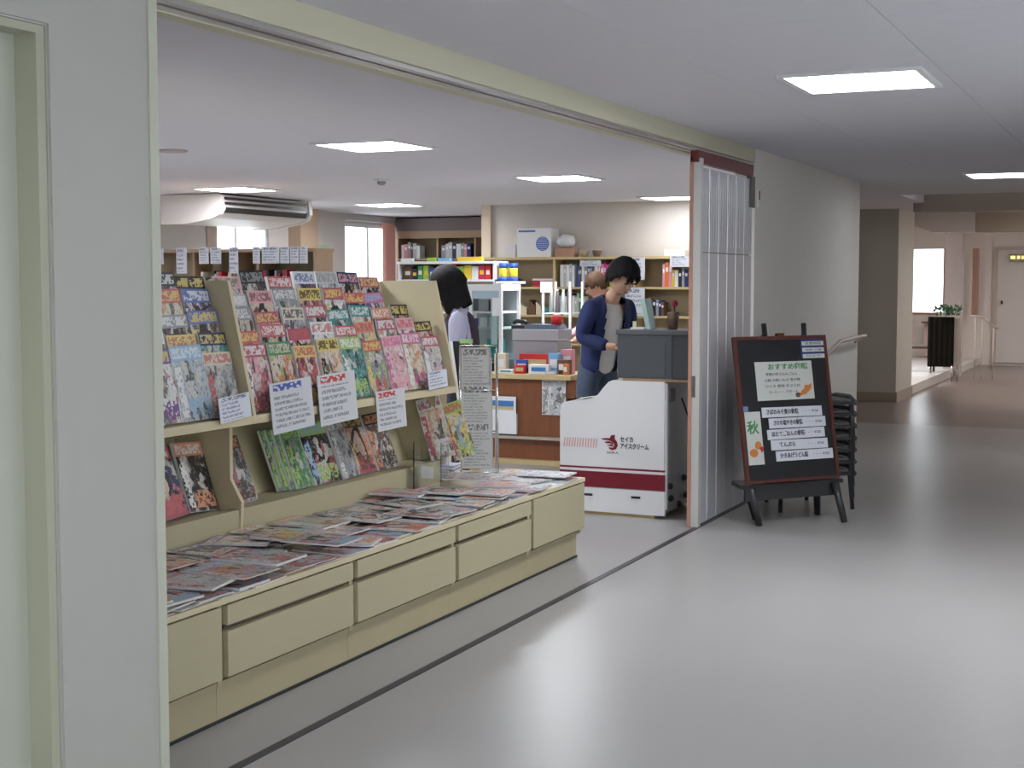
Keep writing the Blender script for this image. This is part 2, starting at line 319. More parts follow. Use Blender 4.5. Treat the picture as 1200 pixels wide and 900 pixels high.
# far zone
struct('wall_pillar', MB().box(-3.6, -3.06, 18.2, 19.4, 0, 2.62), mat('far_wall', (.46, .43, .38), .7))
struct('baseboard_pillar', MB().box(-3.6, -3.05, 18.19, 18.2, 0, .12).box(-3.06, -3.045, 18.19, 19.41, 0, .12), mat('baseboard_brown', (.30, .25, .2), .5))
struct('wall_column', B(-3.24, -2.98, 23.6, 23.85, 0, 2.62), mat('column_grey', (.42, .37, .37), .7))
BEAM = mat('brown_beam', (.30, .25, .2), .7)
struct('trim_8', B(-2.7, 1.9, 17.0, 17.25, 2.30, 2.62), BEAM)
struct('trim_9', MB().prism([(-3.6, 2.62), (-3.06, 2.62), (-3.06, 2.45), (-2.9, 2.36), (-2.6, 2.34), (-2.45, 2.24), (-2.45, 2.62), (-2.4, 2.62), (-2.4, 2.18), (-3.0, 2.18), (-3.1, 2.28), (-3.6, 2.36)][:1]+[(-3.6, 2.62), (-2.45, 2.62), (-2.45, 2.18), (-3.0, 2.18), (-3.2, 2.26), (-3.6, 2.34)][1:], 'y', 20.6, 20.9), mat('soffit', (.50, .45, .44), .7))
struct('trim_10', B(-2.45, 1.9, 20.7, 20.95, 2.18, 2.45), BEAM)
struct('wall_far', MB().box(-5.3, -5.2, 19.4, 27, 0, 2.7).box(-2.75, 1.9, 27, 27.1, 0, 2.7).box(-3.70, -3.45, 27, 27.1, 0, 2.7).box(-5.2, -2.75, 27, 27.1, 2.09, 2.7).box(-5.2, -3.70, 27, 27.1, 0, .90).box(-3.45, -2.75, 27, 27.1, 0, 2.09), mat('far_cream', (.70, .645, .60), .7))
w = struct('window_3', MB().box(-5.2, -5.16, 26.98, 27.06, .90, 2.09).box(-3.73, -3.70, 26.98, 27.06, .90, 2.09).box(-5.16, -3.73, 26.98, 27.06, .90, .94), mat('red_brown_window_frame', (.4, .16, .12), .5))
struct('pane', B(-5.16, -3.73, 27.02, 27.025, .94, 2.09), GLASS, w)
struct('wall_far_right', B(1.8, 1.9, 15.4, 27, 0, 2.7), WALL)
struct('wall_far_left', B(-6, -5.9, 15.53, 27, 0, 2.7), WALL)
dr = struct('door_2', B(-2.79, -1.85, 26.965, 26.998, .05, 2.06), mat('far_door', (.60, .56, .54), .6))
struct('door_frame', MB().box(-2.85, -2.79, 26.95, 26.999, .05, 2.12).box(-2.79, -1.85, 26.95, 26.999, 2.06, 2.12), mat('far_door_frame', (.46, .40, .36), .6), dr)
struct('door_panel', MB().box(-2.70, -1.95, 26.955, 26.966, 1.2, 1.95).box(-2.70, -1.95, 26.955, 26.966, .2, 1.05), mat('far_door', (.55, .49, .46)), dr)
struct('handle', MB().box(-2.72, -2.69, 26.93, 26.965, 1.10, 1.16), DARK, dr)
# ---------------------------------------------------------------- ceiling lights
def lamp(x, y, lab, z=2.4, m=TUBE):
    t = thing('ceiling_light', lab, 'light', (x, y, z), 0, 'square ceiling lights')
    part('frame', MB().box(-.31, .31, -.31, -.28, -.014, 0).box(-.31, .31, .28, .31, -.014, 0).box(-.31, -.28, -.28, .28, -.014, 0).box(.28, .31, -.28, .28, -.014, 0), WHITE, t)
    part('diffuser', MB().box(-.28, .28, -.28, .28, -.010, -.001), m, t)
lamp(-1.28, 6.55, 'bright square ceiling light in the near right of the corridor ceiling', m=TUBEC)
lamp(-1.28, 12.75, 'square ceiling light cut by the right edge, far along the corridor', m=TUBED)
lamp(-1.28, .3, 'square corridor ceiling light above the viewer', m=TUBEC); lamp(-1.28, -2.7, 'square corridor ceiling light behind the viewer', m=TUBEC)
lamp(-4.80, 8.32, 'square ceiling light in the shop nearest the opening, above the magazine rack')
lamp(-4.83, 11.55, 'square ceiling light over the shop counter')
lamp(-4.86, 14.80, 'square ceiling light close to the shop back wall, beside the folding door', m=TUBEE)
lamp(-8.28, 11.65, 'square ceiling light directly above the air conditioner')
lamp(-8.32, 14.75, 'square ceiling light in front of the second window, beyond the smoke detector')
lamp(-4.80, 5.1, 'square shop ceiling light hidden above the opening'); lamp(-8.28, 8.4, 'square shop ceiling light hidden behind the near wall')
lamp(-8.28, 5.1, 'square shop ceiling light hidden deep on the left')
lamp(-.6, 24.5, 'added ceiling fill light at the far end of the brown floored hall', 2.62, m=TUBEF); lamp(-.6, 19.2, 'added ceiling fill light between the two beams of the far hall', 2.62, m=TUBEF); lamp(-4.6, 21.5, 'added ceiling fill light over the raised window bay of the far hall', 2.62, m=TUBEF)  # these three lamps are added to brighten the far hall
t = thing('smoke_detector', 'round pale smoke detector on the shop ceiling', 'detector', (-6.34, 11.1, 2.4))
part('base', MB().cyl((0, 0, -.02), .06, .02), WHITE, t); part('sensor', MB().ball((0, 0, -.03), .04, .04, .025), mat('detector_grey', (.35, .35, .33)), t)
t = thing('ceiling_vent', 'small flat reddish round vent on the shop ceiling near the left', 'vent', (-6.25, 8.07, 2.4))
part('ring', MB().cyl((0, 0, -.012), .1, .012, 24), mat('vent_tan', (.5, .42, .42)), t)
# exit sign, far
t = thing('exit_sign', 'small lit yellow-green sign high on the far wall', 'sign', (-2.46, 26.9, 1.9))
part('housing', B(-.13, .13, 0, .09, -.05, .09), mat('sign_green', (.3, .28, .2)), t)
part('face', MB().box(-.11, -.03, -.004, 0, 0, .055).box(0, .05, -.004, 0, 0, .055).box(.075, .11, -.004, 0, 0, .055), emis('sign_glow', (1, .75, .15), 1.2), t)
# ================================================================ FOLDING DOOR
t = thing('folding_door', 'tall grey ribbed metal folding door standing open at the end of the shop front', 'door', (X0, 8.36, 0))
part('leading_post', B(-.034, .012, -.02, .03, .005, 2.24), mat('door_edge', (.66, .67, .66), .35, metal=.2), t, 'pale leading edge post')
part('seal_strip', B(-.055, -.034, -.03, .03, .005, 2.25), mat('copper_strip', (.50, .27, .2), .5), t, 'copper coloured seal strip')
part('lock_plate', B(-.038, -.012, -.026, -.02, .80, .93), mat('lock_dark', (.25, .25, .24), .3, metal=.8), t)
n = 6; pw = 1.19/n
for i in range(n):
    a = .03+i*pw; mb = MB()
    mb.prism([(-.022, a), (-.008, a+.008), (-.008, a+pw-.008), (-.022, a+pw)], 'z', .01, 1.675)
    mb.prism([(-.022, a), (-.008, a+.008), (-.008, a+pw-.008), (-.022, a+pw)], 'z', 1.682, 2.19)
    for j in range(3): mb.box(-.0085, -.0066, a+.035+j*.055, a+.043+j*.055, 1.72, 2.15)
    part('panel', mb, GREYM, t)
part('backing', B(-.032, -.0215, .03, 1.21, .01, 2.19), mat('door_backing', (.25, .25, .27), .5), t)
part('header_rail', B(-.05, .0, -.03, 1.22, 2.215, 2.285), mat('dark_red_rail', (.16, .03, .035), .4), t, 'dark red head rail')
part('side_stop', B(-.03, .006, 1.15, 1.24, 2.0, 2.21), mat('dark_stop', (.13, .12, .11), .5), t)
t = thing('wall_switch', 'small brown and white switch plate high beside the folding door', 'switch', (X0, 9.7, 2.07))
part('plate', B(0, .008, -.02, .02, -.06, .06), WHITE, t); part('button', B(.008, .012, -.012, .012, -.01, .05), mat('switch_brown', (.25, .12, .06)), t)
# wall handrail
t = thing('handrail', 'short metal handrail bracketed to the corridor wall behind the menu board', 'handrail', (X0, 11.5, 0))
part('rail', MB().tube([(.06, -.15, .86), (.08, .2, .93), (.08, .62, 1.0), (.08, 1.7, 1.01)], .019, 10), mat('rail_tan', (.5, .42, .38), .35), t)
part('bracket', MB().tube([(0, .62, .94), (.08, .62, .99)], .01), ALU, t); part('bracket', MB().tube([(0, 1.6, .95), (.08, 1.6, 1.0)], .01), ALU, t)
# ================================================================ BENCH CABINETS
seams = [3.06, 3.93, 4.785, 5.665, 6.50, 7.19]
names = ['nearest, beside the white wall end', 'second along, left of the middle', 'third along, in the middle of the row', 'fourth along, right of the middle', 'last, with plain front beside the ice cream freezer']
for i in range(5):
    a, b_ = seams[i], seams[i+1]; plain = i in (0, 4)
    t = thing('bench_cabinet', 'low beige display cabinet under the magazines, '+names[i], 'cabinet', (-3.5, a, 0), 0, 'low beige cabinets along the shop front')
    part('carcass', MB().box(-4.05, -2.90, a+.001, b_-.001, .0, .42), BEIGED, t, world=True)
    part('top', MB().box(-4.05, -2.85, a+.0005, b_-.0005, .42, .44), BEIGEL, t, world=True)
    part('side_stile', MB().box(-2.90, -2.875, b_-.025, b_-.001, .135, .42), BEIGE, t, world=True)
    if plain:
        part('door', MB().box(-2.90, -2.853, a+.002, b_-(.004 if i == 4 else .028), .165, .412, bev=.002), BEIGE, t, world=True)
    else:
        part('drawer', MB().box(-2.90, -2.853, a+.006, b_-.028, .343, .412, bev=.002), BEIGE, t, 'shallow upper drawer', world=True)
        part('drawer', MB().box(-2.90, -2.853, a+.006, b_-.028, .165, .322, bev=.002), BEIGE, t, 'deep lower drawer', world=True)
        part('pull_groove', MB().box(-2.90, -2.885, a+.03, b_-.05, .322, .343), mat('groove', (.16, .12, .09), .6), t, world=True)
    part('plinth_rail', MB().box(-2.90, -2.878, a+.002, b_-.002, .135, .150), BEIGED, t, world=True)
    part('kick_strip', MB().box(-2.905, -2.895, a, b_, .0, .012), DARK, t, world=True)
# ================================================================ MAGAZINE RACKS
bays = [(3.10, 4.92), (4.92, 6.76)]
TIER = [(-3.452-.033*k, .952+.077*k) for k in range(5)]
for i, (a, b_) in enumerate(bays):
    t = thing('magazine_rack', ['near bay of the beige tiered magazine rack, cut off by the white wall', 'far bay of the beige tiered magazine rack with big handwritten sheets on its ledge'][i], 'rack', (-3.6, a, .44), 0, 'beige magazine rack')
    part('base_fascia', MB().box(-3.505, -3.485, a, b_-.02, .44, .555), BEIGE, t, world=True)
    part('lower_tray', MB().box(-3.80, -3.505, a, b_-.02, .535, .55), BEIGE, t, world=True)
    part('lower_backboard', MB().prism([(-3.70, .55), (-3.715, .55), (-3.86, .91), (-3.845, .91)], 'y', a, b_-.02), BEIGE, t, world=True)
    part('ledge', MB().box(-3.86, -3.41, a, b_-.02, .915, .95, bev=.002), BEIGEL, t, world=True)
    for k in range(5):
        x, z = TIER[k]
        if k: part('tier', MB().box(x-.04, x+.004, a, b_-.02, z-.062, z-.004), BEIGE, t, world=True)
    part('backboard', MB().prism([(-3.80, .95), (-3.815, .95), (-3.87, 1.50), (-3.855, 1.50)], 'y', a, b_-.02), BEIGE, t, world=True)
    prof = [(-3.485, .44), (-3.475, .585), (-3.53, .68), (-3.53, .915), (-3.41, .915), (-3.41, .955), (-3.53, 1.505), (-3.655 if i==0 else -3.86, 1.505), (-3.86, 1.3), (-3.86, .44)]
    part('side_panel', MB().prism(prof, 'y', b_-.02, b_), BEIGEL, t, world=True)
ORD = ['first', 'second', 'third', 'fourth', 'fifth', 'sixth', 'seventh', 'eighth', 'ninth', 'tenth', 'eleventh', 'twelfth', 'thirteenth', 'fourteenth', 'fifteenth', 'sixteenth', 'seventeenth', 'eighteenth', 'nineteenth', 'twentieth', 'twenty-first', 'twenty-second']
TN = ['bottom tier', 'second tier', 'third tier', 'fourth tier', 'top tier']
MM = {}
def mag_mesh(w, h, th):
    k = (w, h, th)
    if k in MM: return MM[k]
    mb = MB(); mb.box(-w/2+.001, w/2-.002, .0006, th-.0006, .002, h-.002, 1)
    mb.box(-w/2, w/2, 0, .0007, 0, h, 0); mb.box(-w/2, w/2, th-.0007, th, 0, h, 2); mb.box(-w/2-.0006, -w/2, 0, th, 0, h, 2)
    MM[k] = mb.mesh('magazine', [COVER, PAGES, PAPER]); return MM[k]
def magazine(bgc, band, ink, acc, w, h, th, loc, rot, label, group, portrait=0., frame=0., name='magazine'):
    o = link(name, mag_mesh(w, h, th), None, loc, rot, label=label, category='magazine', group=group)
    for k, v in (('bg', bgc), ('band', band), ('ink', ink), ('acc', acc)): o[k] = [float(q) for q in PAL[v]]
    o['seed'] = random.random()*60; o['portrait'] = float(portrait); o['frame'] = float(frame); return o
bgs = ['white', 'pink', 'cream', 'pale blue', 'grey', 'brown', 'sky blue', 'red', 'yellow', 'navy', 'teal', 'black', 'silver', 'white', 'cream', 'purple', 'grey', 'brown']
bds = ['red', 'crimson', 'white', 'black', 'blue', 'navy', 'yellow', 'pink', 'cream', 'magenta', 'teal', 'grey', 'orange', 'silver', 'red']
def rnd_design():
    b = random.choice(bgs); d = random.choice([q for q in bds if q != b]); i = random.choice(['white', 'yellow'] if d in ('red', 'crimson', 'black', 'blue', 'navy', 'magenta', 'teal', 'grey', 'brown') else ['red', 'black', 'blue', 'crimson'])
    return b, d, i, random.choice(['grey', 'pink', 'navy', 'cream', 'orange', 'brown', 'crimson', 'white', 'pale blue', 'silver'])
spec = {  # the designs that can be told apart in the photograph: (bay, tier, place) -> background, masthead, ink, accent, portrait
 (0, 0, 0): ('pink', 'cream', 'crimson', 'grey', 1), (0, 0, 1): ('grey', 'silver', 'navy', 'black', 0), (0, 0, 2): ('white', 'purple', 'yellow', 'crimson', 0), (0, 0, 3): ('pale blue', 'sky blue', 'white', 'silver', 0),
 (0, 1, 1): ('navy', 'red', 'white', 'teal', 0), (0, 1, 2): ('brown', 'white', 'navy', 'grey', 1), (0, 1, 3): ('red', 'yellow', 'crimson', 'orange', 0),
 (0, 2, 2): ('black', 'navy', 'grey', 'silver', 0), (0, 2, 3): ('black', 'grey', 'white', 'brown', 1), (0, 3, 1): ('red', 'crimson', 'white', 'cream', 0), (0, 3, 2): ('white', 'red', 'white', 'yellow', 0), (0, 4, 3): ('black', 'black', 'white', 'silver', 0),
 (0, 3, 3): ('cream', 'red', 'yellow', 'orange', 0),
 (1, 0, 0): ('pink', 'crimson', 'white', 'red', 0), (1, 0, 1): ('orange', 'green', 'cream', 'lime', 0), (1, 0, 2): ('red', 'yellow', 'red', 'white', 0), (1, 0, 3): ('cream', 'yellow', 'black', 'orange', 0), (1, 0, 4): ('teal', 'lime', 'white', 'teal', 0),
 (1, 0, 5): ('grey', 'red', 'yellow', 'lime', 0), (1, 0, 6): ('pink', 'pink', 'magenta', 'white', 0), (1, 0, 7): ('cream', 'magenta', 'white', 'orange', 0), (1, 0, 8): ('silver', 'crimson', 'white', 'pink', 0),
 (1, 1, 0): ('cream', 'red', 'yellow', 'lime', 0), (1, 1, 1): ('black', 'red', 'white', 'yellow', 0), (1, 1, 2): ('pink', 'crimson', 'red', 'brown', 1), (1, 1, 3): ('white', 'white', 'red', 'navy', 0), (1, 1, 4): ('teal', 'red', 'white', 'sky blue', 0), (1, 1, 5): ('silver', 'orange', 'crimson', 'yellow', 0), (1, 1, 7): ('pink', 'pink', 'red', 'white', 0),
 (1, 2, 0): ('brown', 'grey', 'white', 'cream', 0), (1, 2, 1): ('white', 'crimson', 'yellow', 'red', 0), (1, 2, 2): ('grey', 'cream', 'navy', 'silver', 0), (1, 2, 4): ('teal', 'teal', 'white', 'navy', 0), (1, 2, 6): ('black', 'orange', 'white', 'white', 0), (1, 2, 3): ('grey', 'crimson', 'white', 'black', 1),
 (1, 3, 0): ('navy', 'silver', 'white', 'grey', 0), (1, 3, 1): ('orange', 'pink', 'brown', 'cream', 1), (1, 3, 2): ('grey', 'grey', 'white', 'silver', 0), (1, 3, 3): ('crimson', 'yellow', 'black', 'pink', 0), (1, 3, 6): ('purple', 'magenta', 'sky blue', 'silver', 0),
 (1, 4, 0): ('pink', 'pink', 'green', 'silver', 0), (1, 4, 1): ('black', 'black', 'grey', 'brown', 0), (1, 4, 2): ('crimson', 'red', 'white', 'black', 0), (1, 4, 4): ('pale blue', 'silver', 'grey', 'white', 0), (1, 4, 5): ('brown', 'navy', 'pink', 'orange', 1)}
for bi, (a, b_) in enumerate(bays):
    for k in range(5):
        n = 5 if bi == 0 else 9
        ya = 3.93 if bi == 0 else 4.95
        pitch = (b_-.03-ya)/n
        if bi == 1 and k > 1: n = 9-(k-1)//1 if k < 4 else 7
        for j in range(n):
            s = spec.get((bi, k, j)); ds = s[:4] if s else rnd_design(); po = s[4] if s else (random.random() < .25)
            w = random.choice([.176, .182, .19]); h = random.choice([.265, .28, .29])
            if (bi, k, j) == (0, 0, 3): w, h = .20, .30
            x, z = TIER[k]
            y = ya+pitch*(j+.5)+random.uniform(-.006, .006)
            where = 'near bay, %s from the divider' % ORD[n-1-j] if bi == 0 else 'far bay, %s from the divider' % ORD[j]
            ti = random.uniform(-1.2, 1.2)
            magazine(*ds, w, h, random.choice([.006, .009, .012]), (x+.0, y, z+abs(math.sin(R(ti)))*w/2+.0035), (R(-13+random.uniform(-.6, .6)), R(ti), R(90)),
                     'magazine, %s masthead on %s, %s, %s' % (ds[1], ds[0], TN[k], where), 'magazines on the tiered rack', po)
# large magazines in the lower tray
tray = [(4.04, 'cream', 'red', 'white', 'pink', 1, .22), (4.29, 'pink', 'crimson', 'white', 'grey', 1, .22), (4.555, 'navy', 'red', 'white', 'crimson', 1, .23), (4.785, 'black', 'orange', 'white', 'brown', 0, .19),
        (5.06, 'grey', 'brown', 'orange', 'crimson', 0, .17), (5.74, 'black', 'lime', 'sky blue', 'crimson', 0, .23), (5.94, 'silver', 'grey', 'white', 'grey', 0, .15), (6.10, 'orange', 'brown', 'yellow', 'crimson', 1, .20), (6.30, 'brown', 'black', 'orange', 'grey', 0, .2)]
for i, (y, b, d, ink, ac, po, w) in enumerate(tray):
    magazine(b, d, ink, ac, w, .295, .014, (-3.56-(.012 if i % 2 else 0), y, .5565+abs(math.sin(R([-3, 4, -5, 6, -2, 0, -3, 2, -2, 3][i]*.6)))*w/2), (R(-21), R([-3, 4, -5, 6, -2, 0, -3, 2, -2, 3][i]*.6), R(90)),
             'large magazine, %s masthead on %s, leaning in the lower tray, %s from the left' % (d, b, ORD[i]), 'large magazines in the lower tray', po)
for j in range(4):
    magazine('green', 'green', 'lime', 'grey', .23, .29, .012, (-3.578-.0135*j, 5.60-.032*j, .5575), (R(-21), R(0), R(90)), 'green-spined large magazine fanned behind the dark one in the lower tray, %s of the fan' % ORD[j], 'fanned green magazines')
# magazines lying on the bench: kept apart by a height map so that they rest on each other
placed = []
def obb(cx, cy, w, h, a):
    c, s = math.cos(a), math.sin(a); return [(cx+c*x-s*y, cy+s*x+c*y) for x, y in ((-w/2, -h/2), (w/2, -h/2), (w/2, h/2), (-w/2, h/2))]
def hit(A, Bq):
    for P in (A, Bq):
        for i in range(4):
            nx, ny = P[(i+1) % 4][1]-P[i][1], P[i][0]-P[(i+1) % 4][0]
            a = [nx*x+ny*y for x, y in A]; b = [nx*x+ny*y for x, y in Bq]
            if max(a) <= min(b)+1e-6 or max(b) <= min(a)+1e-6: return False
    return True
def lay(cx, cy, w, h, th, a):
    q = obb(cx, cy, w, h, a); z = .44
    for p, zt in placed:
        if hit(q, p): z = max(z, zt)
    placed.append((q, z+th+.0004)); return z
def flat(ds, cx, cy, w, h, th, a, label, po=0, fr=0):
    """lies cover up, its head towards the rack; a turns it"""
    z = lay(cx, cy, h, w, th, a)
    o = magazine(*ds, w, h, th, (0, 0, 0), (R(-90), 0, R(90)+a), label, 'magazines lying on the low cabinets', po, fr)
    # local z (0..h) runs to -X for a=0, cover up at the top of the thickness
    dx, dy = math.cos(a), math.sin(a); o.location = (cx+dx*h/2, cy+dy*h/2, z+th); return o
rows = [(-3.335, 'back row', 3.40, 6.30, .205), (-2.99, 'front row', 3.38, 7.13, .205), (-3.17, 'middle row', 3.45, 6.45, .31)]
flat_bgs = ['white', 'white', 'silver', 'pale blue', 'cream', 'pink', 'white', 'brown', 'navy', 'white', 'silver', 'red', 'yellow', 'orange', 'sky blue']
def flat_design():
    b = random.choice(flat_bgs); d = random.choice([q for q in ['white', 'white', 'navy', 'red', 'silver', 'sky blue', 'pink', 'pale blue', 'purple', 'orange'] if q != b])
    return b, d, 'red' if d in ('white', 'silver', 'pink', 'pale blue') else 'white', random.choice(['white', 'navy', 'crimson', 'pink', 'sky blue', 'white', 'cream', 'orange', 'blue'])
n0 = 0
for layer in range(3):
    for (x, rn, ya, yb, p) in rows:
        y = ya+layer*.075; j = 0
        while y < yb-.05:
            if (layer < 1 and rn != 'middle row') or (layer > 0 and random.random() < (.75 if layer == 1 else .45)):
                ds = flat_design(); n0 += 1; a = R(random.gauss(0, 7 if layer else 3))
                w, h = random.choice([(.19, .26), (.182, .257), (.21, .28)]); xx = x+random.uniform(-.02, .01)+(.01 if layer else 0)
                xx = min(xx, -2.852-h/2) if layer < 2 else xx
                if abs(y-6.72) < .16 and rn == 'front row' and layer == 0: pass
                flat(ds, xx, y, w, h, random.choice([.004, .006, .009]), a, '%s magazine, %s head, lying flat, %s layer, %s, %s from left' % (ds[0], ds[1], ['bottom', 'middle', 'top'][layer], rn, ORD[j]), random.random() < .4)
            y += p*random.uniform(.95, 1.08); j += 1
flat(('grey', 'silver', 'navy', 'brown'), -2.98, 3.56, .22, .23, .006, R(6), 'yellow-bordered magazine lying at the near end of the low cabinets', 0, 1)
# far end of the bench: heap of free papers
k = 0
for (x, y, w, h, a, nm) in [(-3.28, 6.98, .24, .33, 12, 'lilac and white'), (-3.1, 6.93, .26, .36, -8, 'red and white'), (-3.32, 7.06, .22, .3, 22, 'yellow striped'), (-3.02, 7.05, .21, .28, 4, 'pale blue'), (-3.2, 6.55, .27, .38, 14, 'pink tinted broadsheet')]:
    ds = [('white', 'silver', 'purple', 'pale blue'), ('white', 'red', 'white', 'silver'), ('white', 'yellow', 'red', 'silver'), ('pale blue', 'white', 'blue', 'silver'), ('silver', 'white', 'crimson', 'pink')][k]
    flat(ds, x, y, h if 0 else w, h if h < .3 else .29, .006, R(a), nm+' free paper lying near the far end of the low cabinets'); k += 1
# handwritten sheets clipped to the rack ledge
def sheet(y0, y1, z0, z1, rr, m, label, name='handwritten_sheet', x=-3.396, cat='sign'):
    w, h = y1-y0, z1-z0
    mb = MB().box(-w/2, w/2, 0, .003, -h/2, h/2, bev=0)
    o = single(name, mb, m, label, cat, (x, (y0+y1)/2, (z0+z1)/2), (R(-4), R(rr), R(90)), 'handwritten price sheets'); o['seed'] = random.random()*40; return o
sheet(4.65, 4.86, .945, 1.045, -4, SHEETB, 'small white card with three lines on the near ledge beside the divider')
sheet(5.01, 5.33, .865, 1.08, -2.5, SHEET, 'largest handwritten white sheet with blue heading, hanging from the far ledge')
sheet(5.38, 5.70, .865, 1.09, -2, SHEETR, 'large handwritten white sheet with red heading, right of the blue-headed one')
sheet(5.89, 6.17, .79, .98, -1, SHEETR, 'medium white sheet with dense rows hanging below the far ledge')
sheet(6.41, 6.62, .955, 1.045, -2, SHEETB, 'small white card at the far end of the rack ledge')
# acrylic stand
t = thing('acrylic_stand', 'clear acrylic brochure box standing empty on the low cabinets', 'stand', (-3.38, 6.40, .451), R(8))
part('back_sheet', B(-.075, .075, .06, .064, .0, .36), ACRYL, t); part('front_sheet', B(-.075, .075, -.05, -.046, 0, .2), ACRYL, t)
part('side_sheet', B(-.075, -.071, -.046, .06, 0, .24), ACRYL, t); part('side_sheet', B(.071, .075, -.046, .06, 0, .24), ACRYL, t)
part('price_tag', B(-.03, .03, -.056, -.051, .06, .12), PAPER, t)
# two leaning brochures and the stack beneath
t = thing('paper_bundle', 'small wavy stack of white leaflets under the leaning brochures', 'leaflets', (-3.50, 6.76, .452), R(10))
for j in range(6): part('leaflet', B(-.085+.004*(j % 2), .085-.005*((j+1) % 2), -.06, .06, .014*j, .014*j+.009), [PAPER, mat('leaf_lilac', (.6, .58, .75))][j % 2], t)
# wire display stand with newspapers
t = thing('newspaper_rack', 'tall narrow wire rack holding folded grey newspapers in three pockets', 'rack', (-3.41, 7.02, .452), R(28))
fr = MB()
for s in (-.10, .10):
    fr.tube([(s, -.12, 0), (s, .0, .70)], .005); fr.tube([(s, .14, 0), (s, .0, .70)], .005)
for z in (.02, .24, .46, .70): fr.tube([(-.10, -.12*(1-z/.7), z), (.10, -.12*(1-z/.7), z)], .004)
part('wire_frame', fr, CHROME, t)
for q, z in enumerate((.0, .2, .4)):
    for j in range(3):
        M = Matrix.Translation((-.0+(j-1)*.012, -.115+.06*q+.022*j, z+.04)) @ Matrix.Rotation(R(-9), 4, 'X')
        o = single('newspaper', MB().box(-.085+.012*j, .08-.008*j, -.012, .006, 0, .25-.03*j, bev=.003), NEWS, 'folded grey newspaper in the wire rack, %s pocket, %s from the front' % (['bottom', 'middle', 'top'][q], ORD[j]), 'newspaper', group='folded newspapers in the wire rack')
        o.matrix_world = Matrix.Translation((-3.41, 7.02, .452)) @ Matrix.Rotation(R(28), 4, 'Z') @ M; o['seed'] = q*3.+j
for (x, y, w, h, ds, lab, rz) in [(-3.43, 6.70, .13, .34, ('cream', 'white', 'crimson', 'orange'), 'white brochure with red letters leaning beside the newspaper rack', 24), (-3.33, 6.76, .12, .31, ('yellow', 'lime', 'red', 'sky blue'), 'yellow and green brochure leaning right of the white one', 28)]:
    magazine(*ds, w, h, .01, (x-.02, y-.02, .575), (R(-19), R(-17), R(rz)), lab, 'leaning brochures', 0, 0, 'brochure')
t = thing('black_stand', 'slim black floor stand with a leaning white strip behind the newspaper rack', 'stand', (-3.66, 7.32, 0))
part('panel', B(-.065, .04, -.01, .01, .0, 1.16), DARK, t); part('white_strip', MB().tube([(-.055, -.03, 1.16), (.03, -.03, .55)], .009), WHITE, t); part('top_card', B(.0, .075, -.03, -.012, 1.15, 1.175), colour('lime_card', (.35, .6, .25)), t)
# ================================================================ ICE CREAM FREEZER
t = thing('ice_cream_freezer', 'white chest freezer with maroon band, red bird emblem and Japanese lettering', 'freezer', (-3.21, 8.56, 0))
yf, yb = 8.56, 9.26
prof = [(-3.57, .035), (-2.86, .035), (-2.86, .872), (-3.21, .872), (-3.235, .862), (-3.27, .825), (-3.31, .775), (-3.36, .748), (-3.44, .735), (-3.55, .72), (-3.565, .70), (-3.57, .66)]
part('body', MB().prism(prof, 'y', yf+.02, yb), mat('freezer_side', (.42, .42, .42), .4), t, 'grey body', world=True)
def clip(z0, z1):  # front skin between two heights, following the profile
    pts = [(-3.57, z0), (-2.86, z0)]
    return pts
part('front_panel', MB().prism([(-3.57, .312), (-2.86, .312)]+prof[2:], 'y', yf, yf+.02), WHITE, t, world=True)
part('lower_panel', MB().prism([(-3.57, .06), (-2.885, .06), (-2.885, .232), (-3.57, .232)] if 0 else [(-3.57, .022), (-2.855, .022), (-2.855, .176), (-3.57, .176)], 'y', yf-.004, yf+.02), WHITE, t, world=True)
part('shadow_strip', MB().box(-3.57, -2.855, yf-.003, yf+.02, .176, .181), mat('shadow_line', (.3, .3, .3)), t, world=True)  # grey strip standing in for the shadow line above the lower panel
part('maroon_band', MB().box(-3.57, -2.856, yf-.006, yf+.02, .181, .283, bev=.003), MAROON, t, 'maroon band', world=True)
part('pin_stripe', MB().box(-3.57, -2.858, yf-.004, yf+.02, .300, .312), MAROON, t, world=True)
part('white_stripe', MB().box(-3.57, -2.858, yf-.003, yf+.02, .283, .300), WHITE, t, world=True)
part('handle_slot', MB().box(-3.075, -3.015, yf-.008, yf-.003, .122, .137), DARK, t, world=True); part('handle_slot', MB().box(-3.40, -3.34, yf-.008, yf-.003, .122, .137), DARK, t, world=True)
part('glass_lid', MB().prism([(-3.54, .73), (-3.34, .755), (-3.34, .765), (-3.54, .74)], 'y', yf+.05, yb-.03), GLASS, t, world=True)
part('wooden_plinth', MB().box(-3.5, -2.93, yf+.02, yb-.05, 0, .034), WOODL, t, 'light wooden plinth', world=True)
part('side_trim', MB().box(-2.862, -2.85, yf+.02, yf+.05, .06, .86), WHITE, t, world=True)
for (y, z) in [(8.66, .2), (8.68, .12), (8.95, .22), (9.0, .1), (8.86, .06)]: part('hose_fitting', MB().ball((-2.852, y, z), .02, .035, .022, 8), DARK, t, world=True)
part('power_cord', MB().tube([(-2.84, 8.85, .75), (-2.82, 8.95, .6), (-2.80, 9.1, .35), (-2.78, 9.2, .1), (-2.77, 9.25, .02)], .006), DARK, t, world=True)
part('vent_block', MB().box(-2.86, -2.84, 8.62, 8.72, .74, .82), mat('vent_grey', (.2, .2, .21)), t, world=True)
em = MB(); yy = yf-.0025   # bird emblem
def blade(pts): em.prism(pts, 'y', yy, yf-.0005)
blade([(-3.215, .520), (-3.19, .524), (-3.192, .498), (-3.176, .480), (-3.170, .455), (-3.182, .432), (-3.205, .424), (-3.228, .432), (-3.232, .442), (-3.205, .440), (-3.192, .452), (-3.197, .468), (-3.218, .486), (-3.226, .500)])
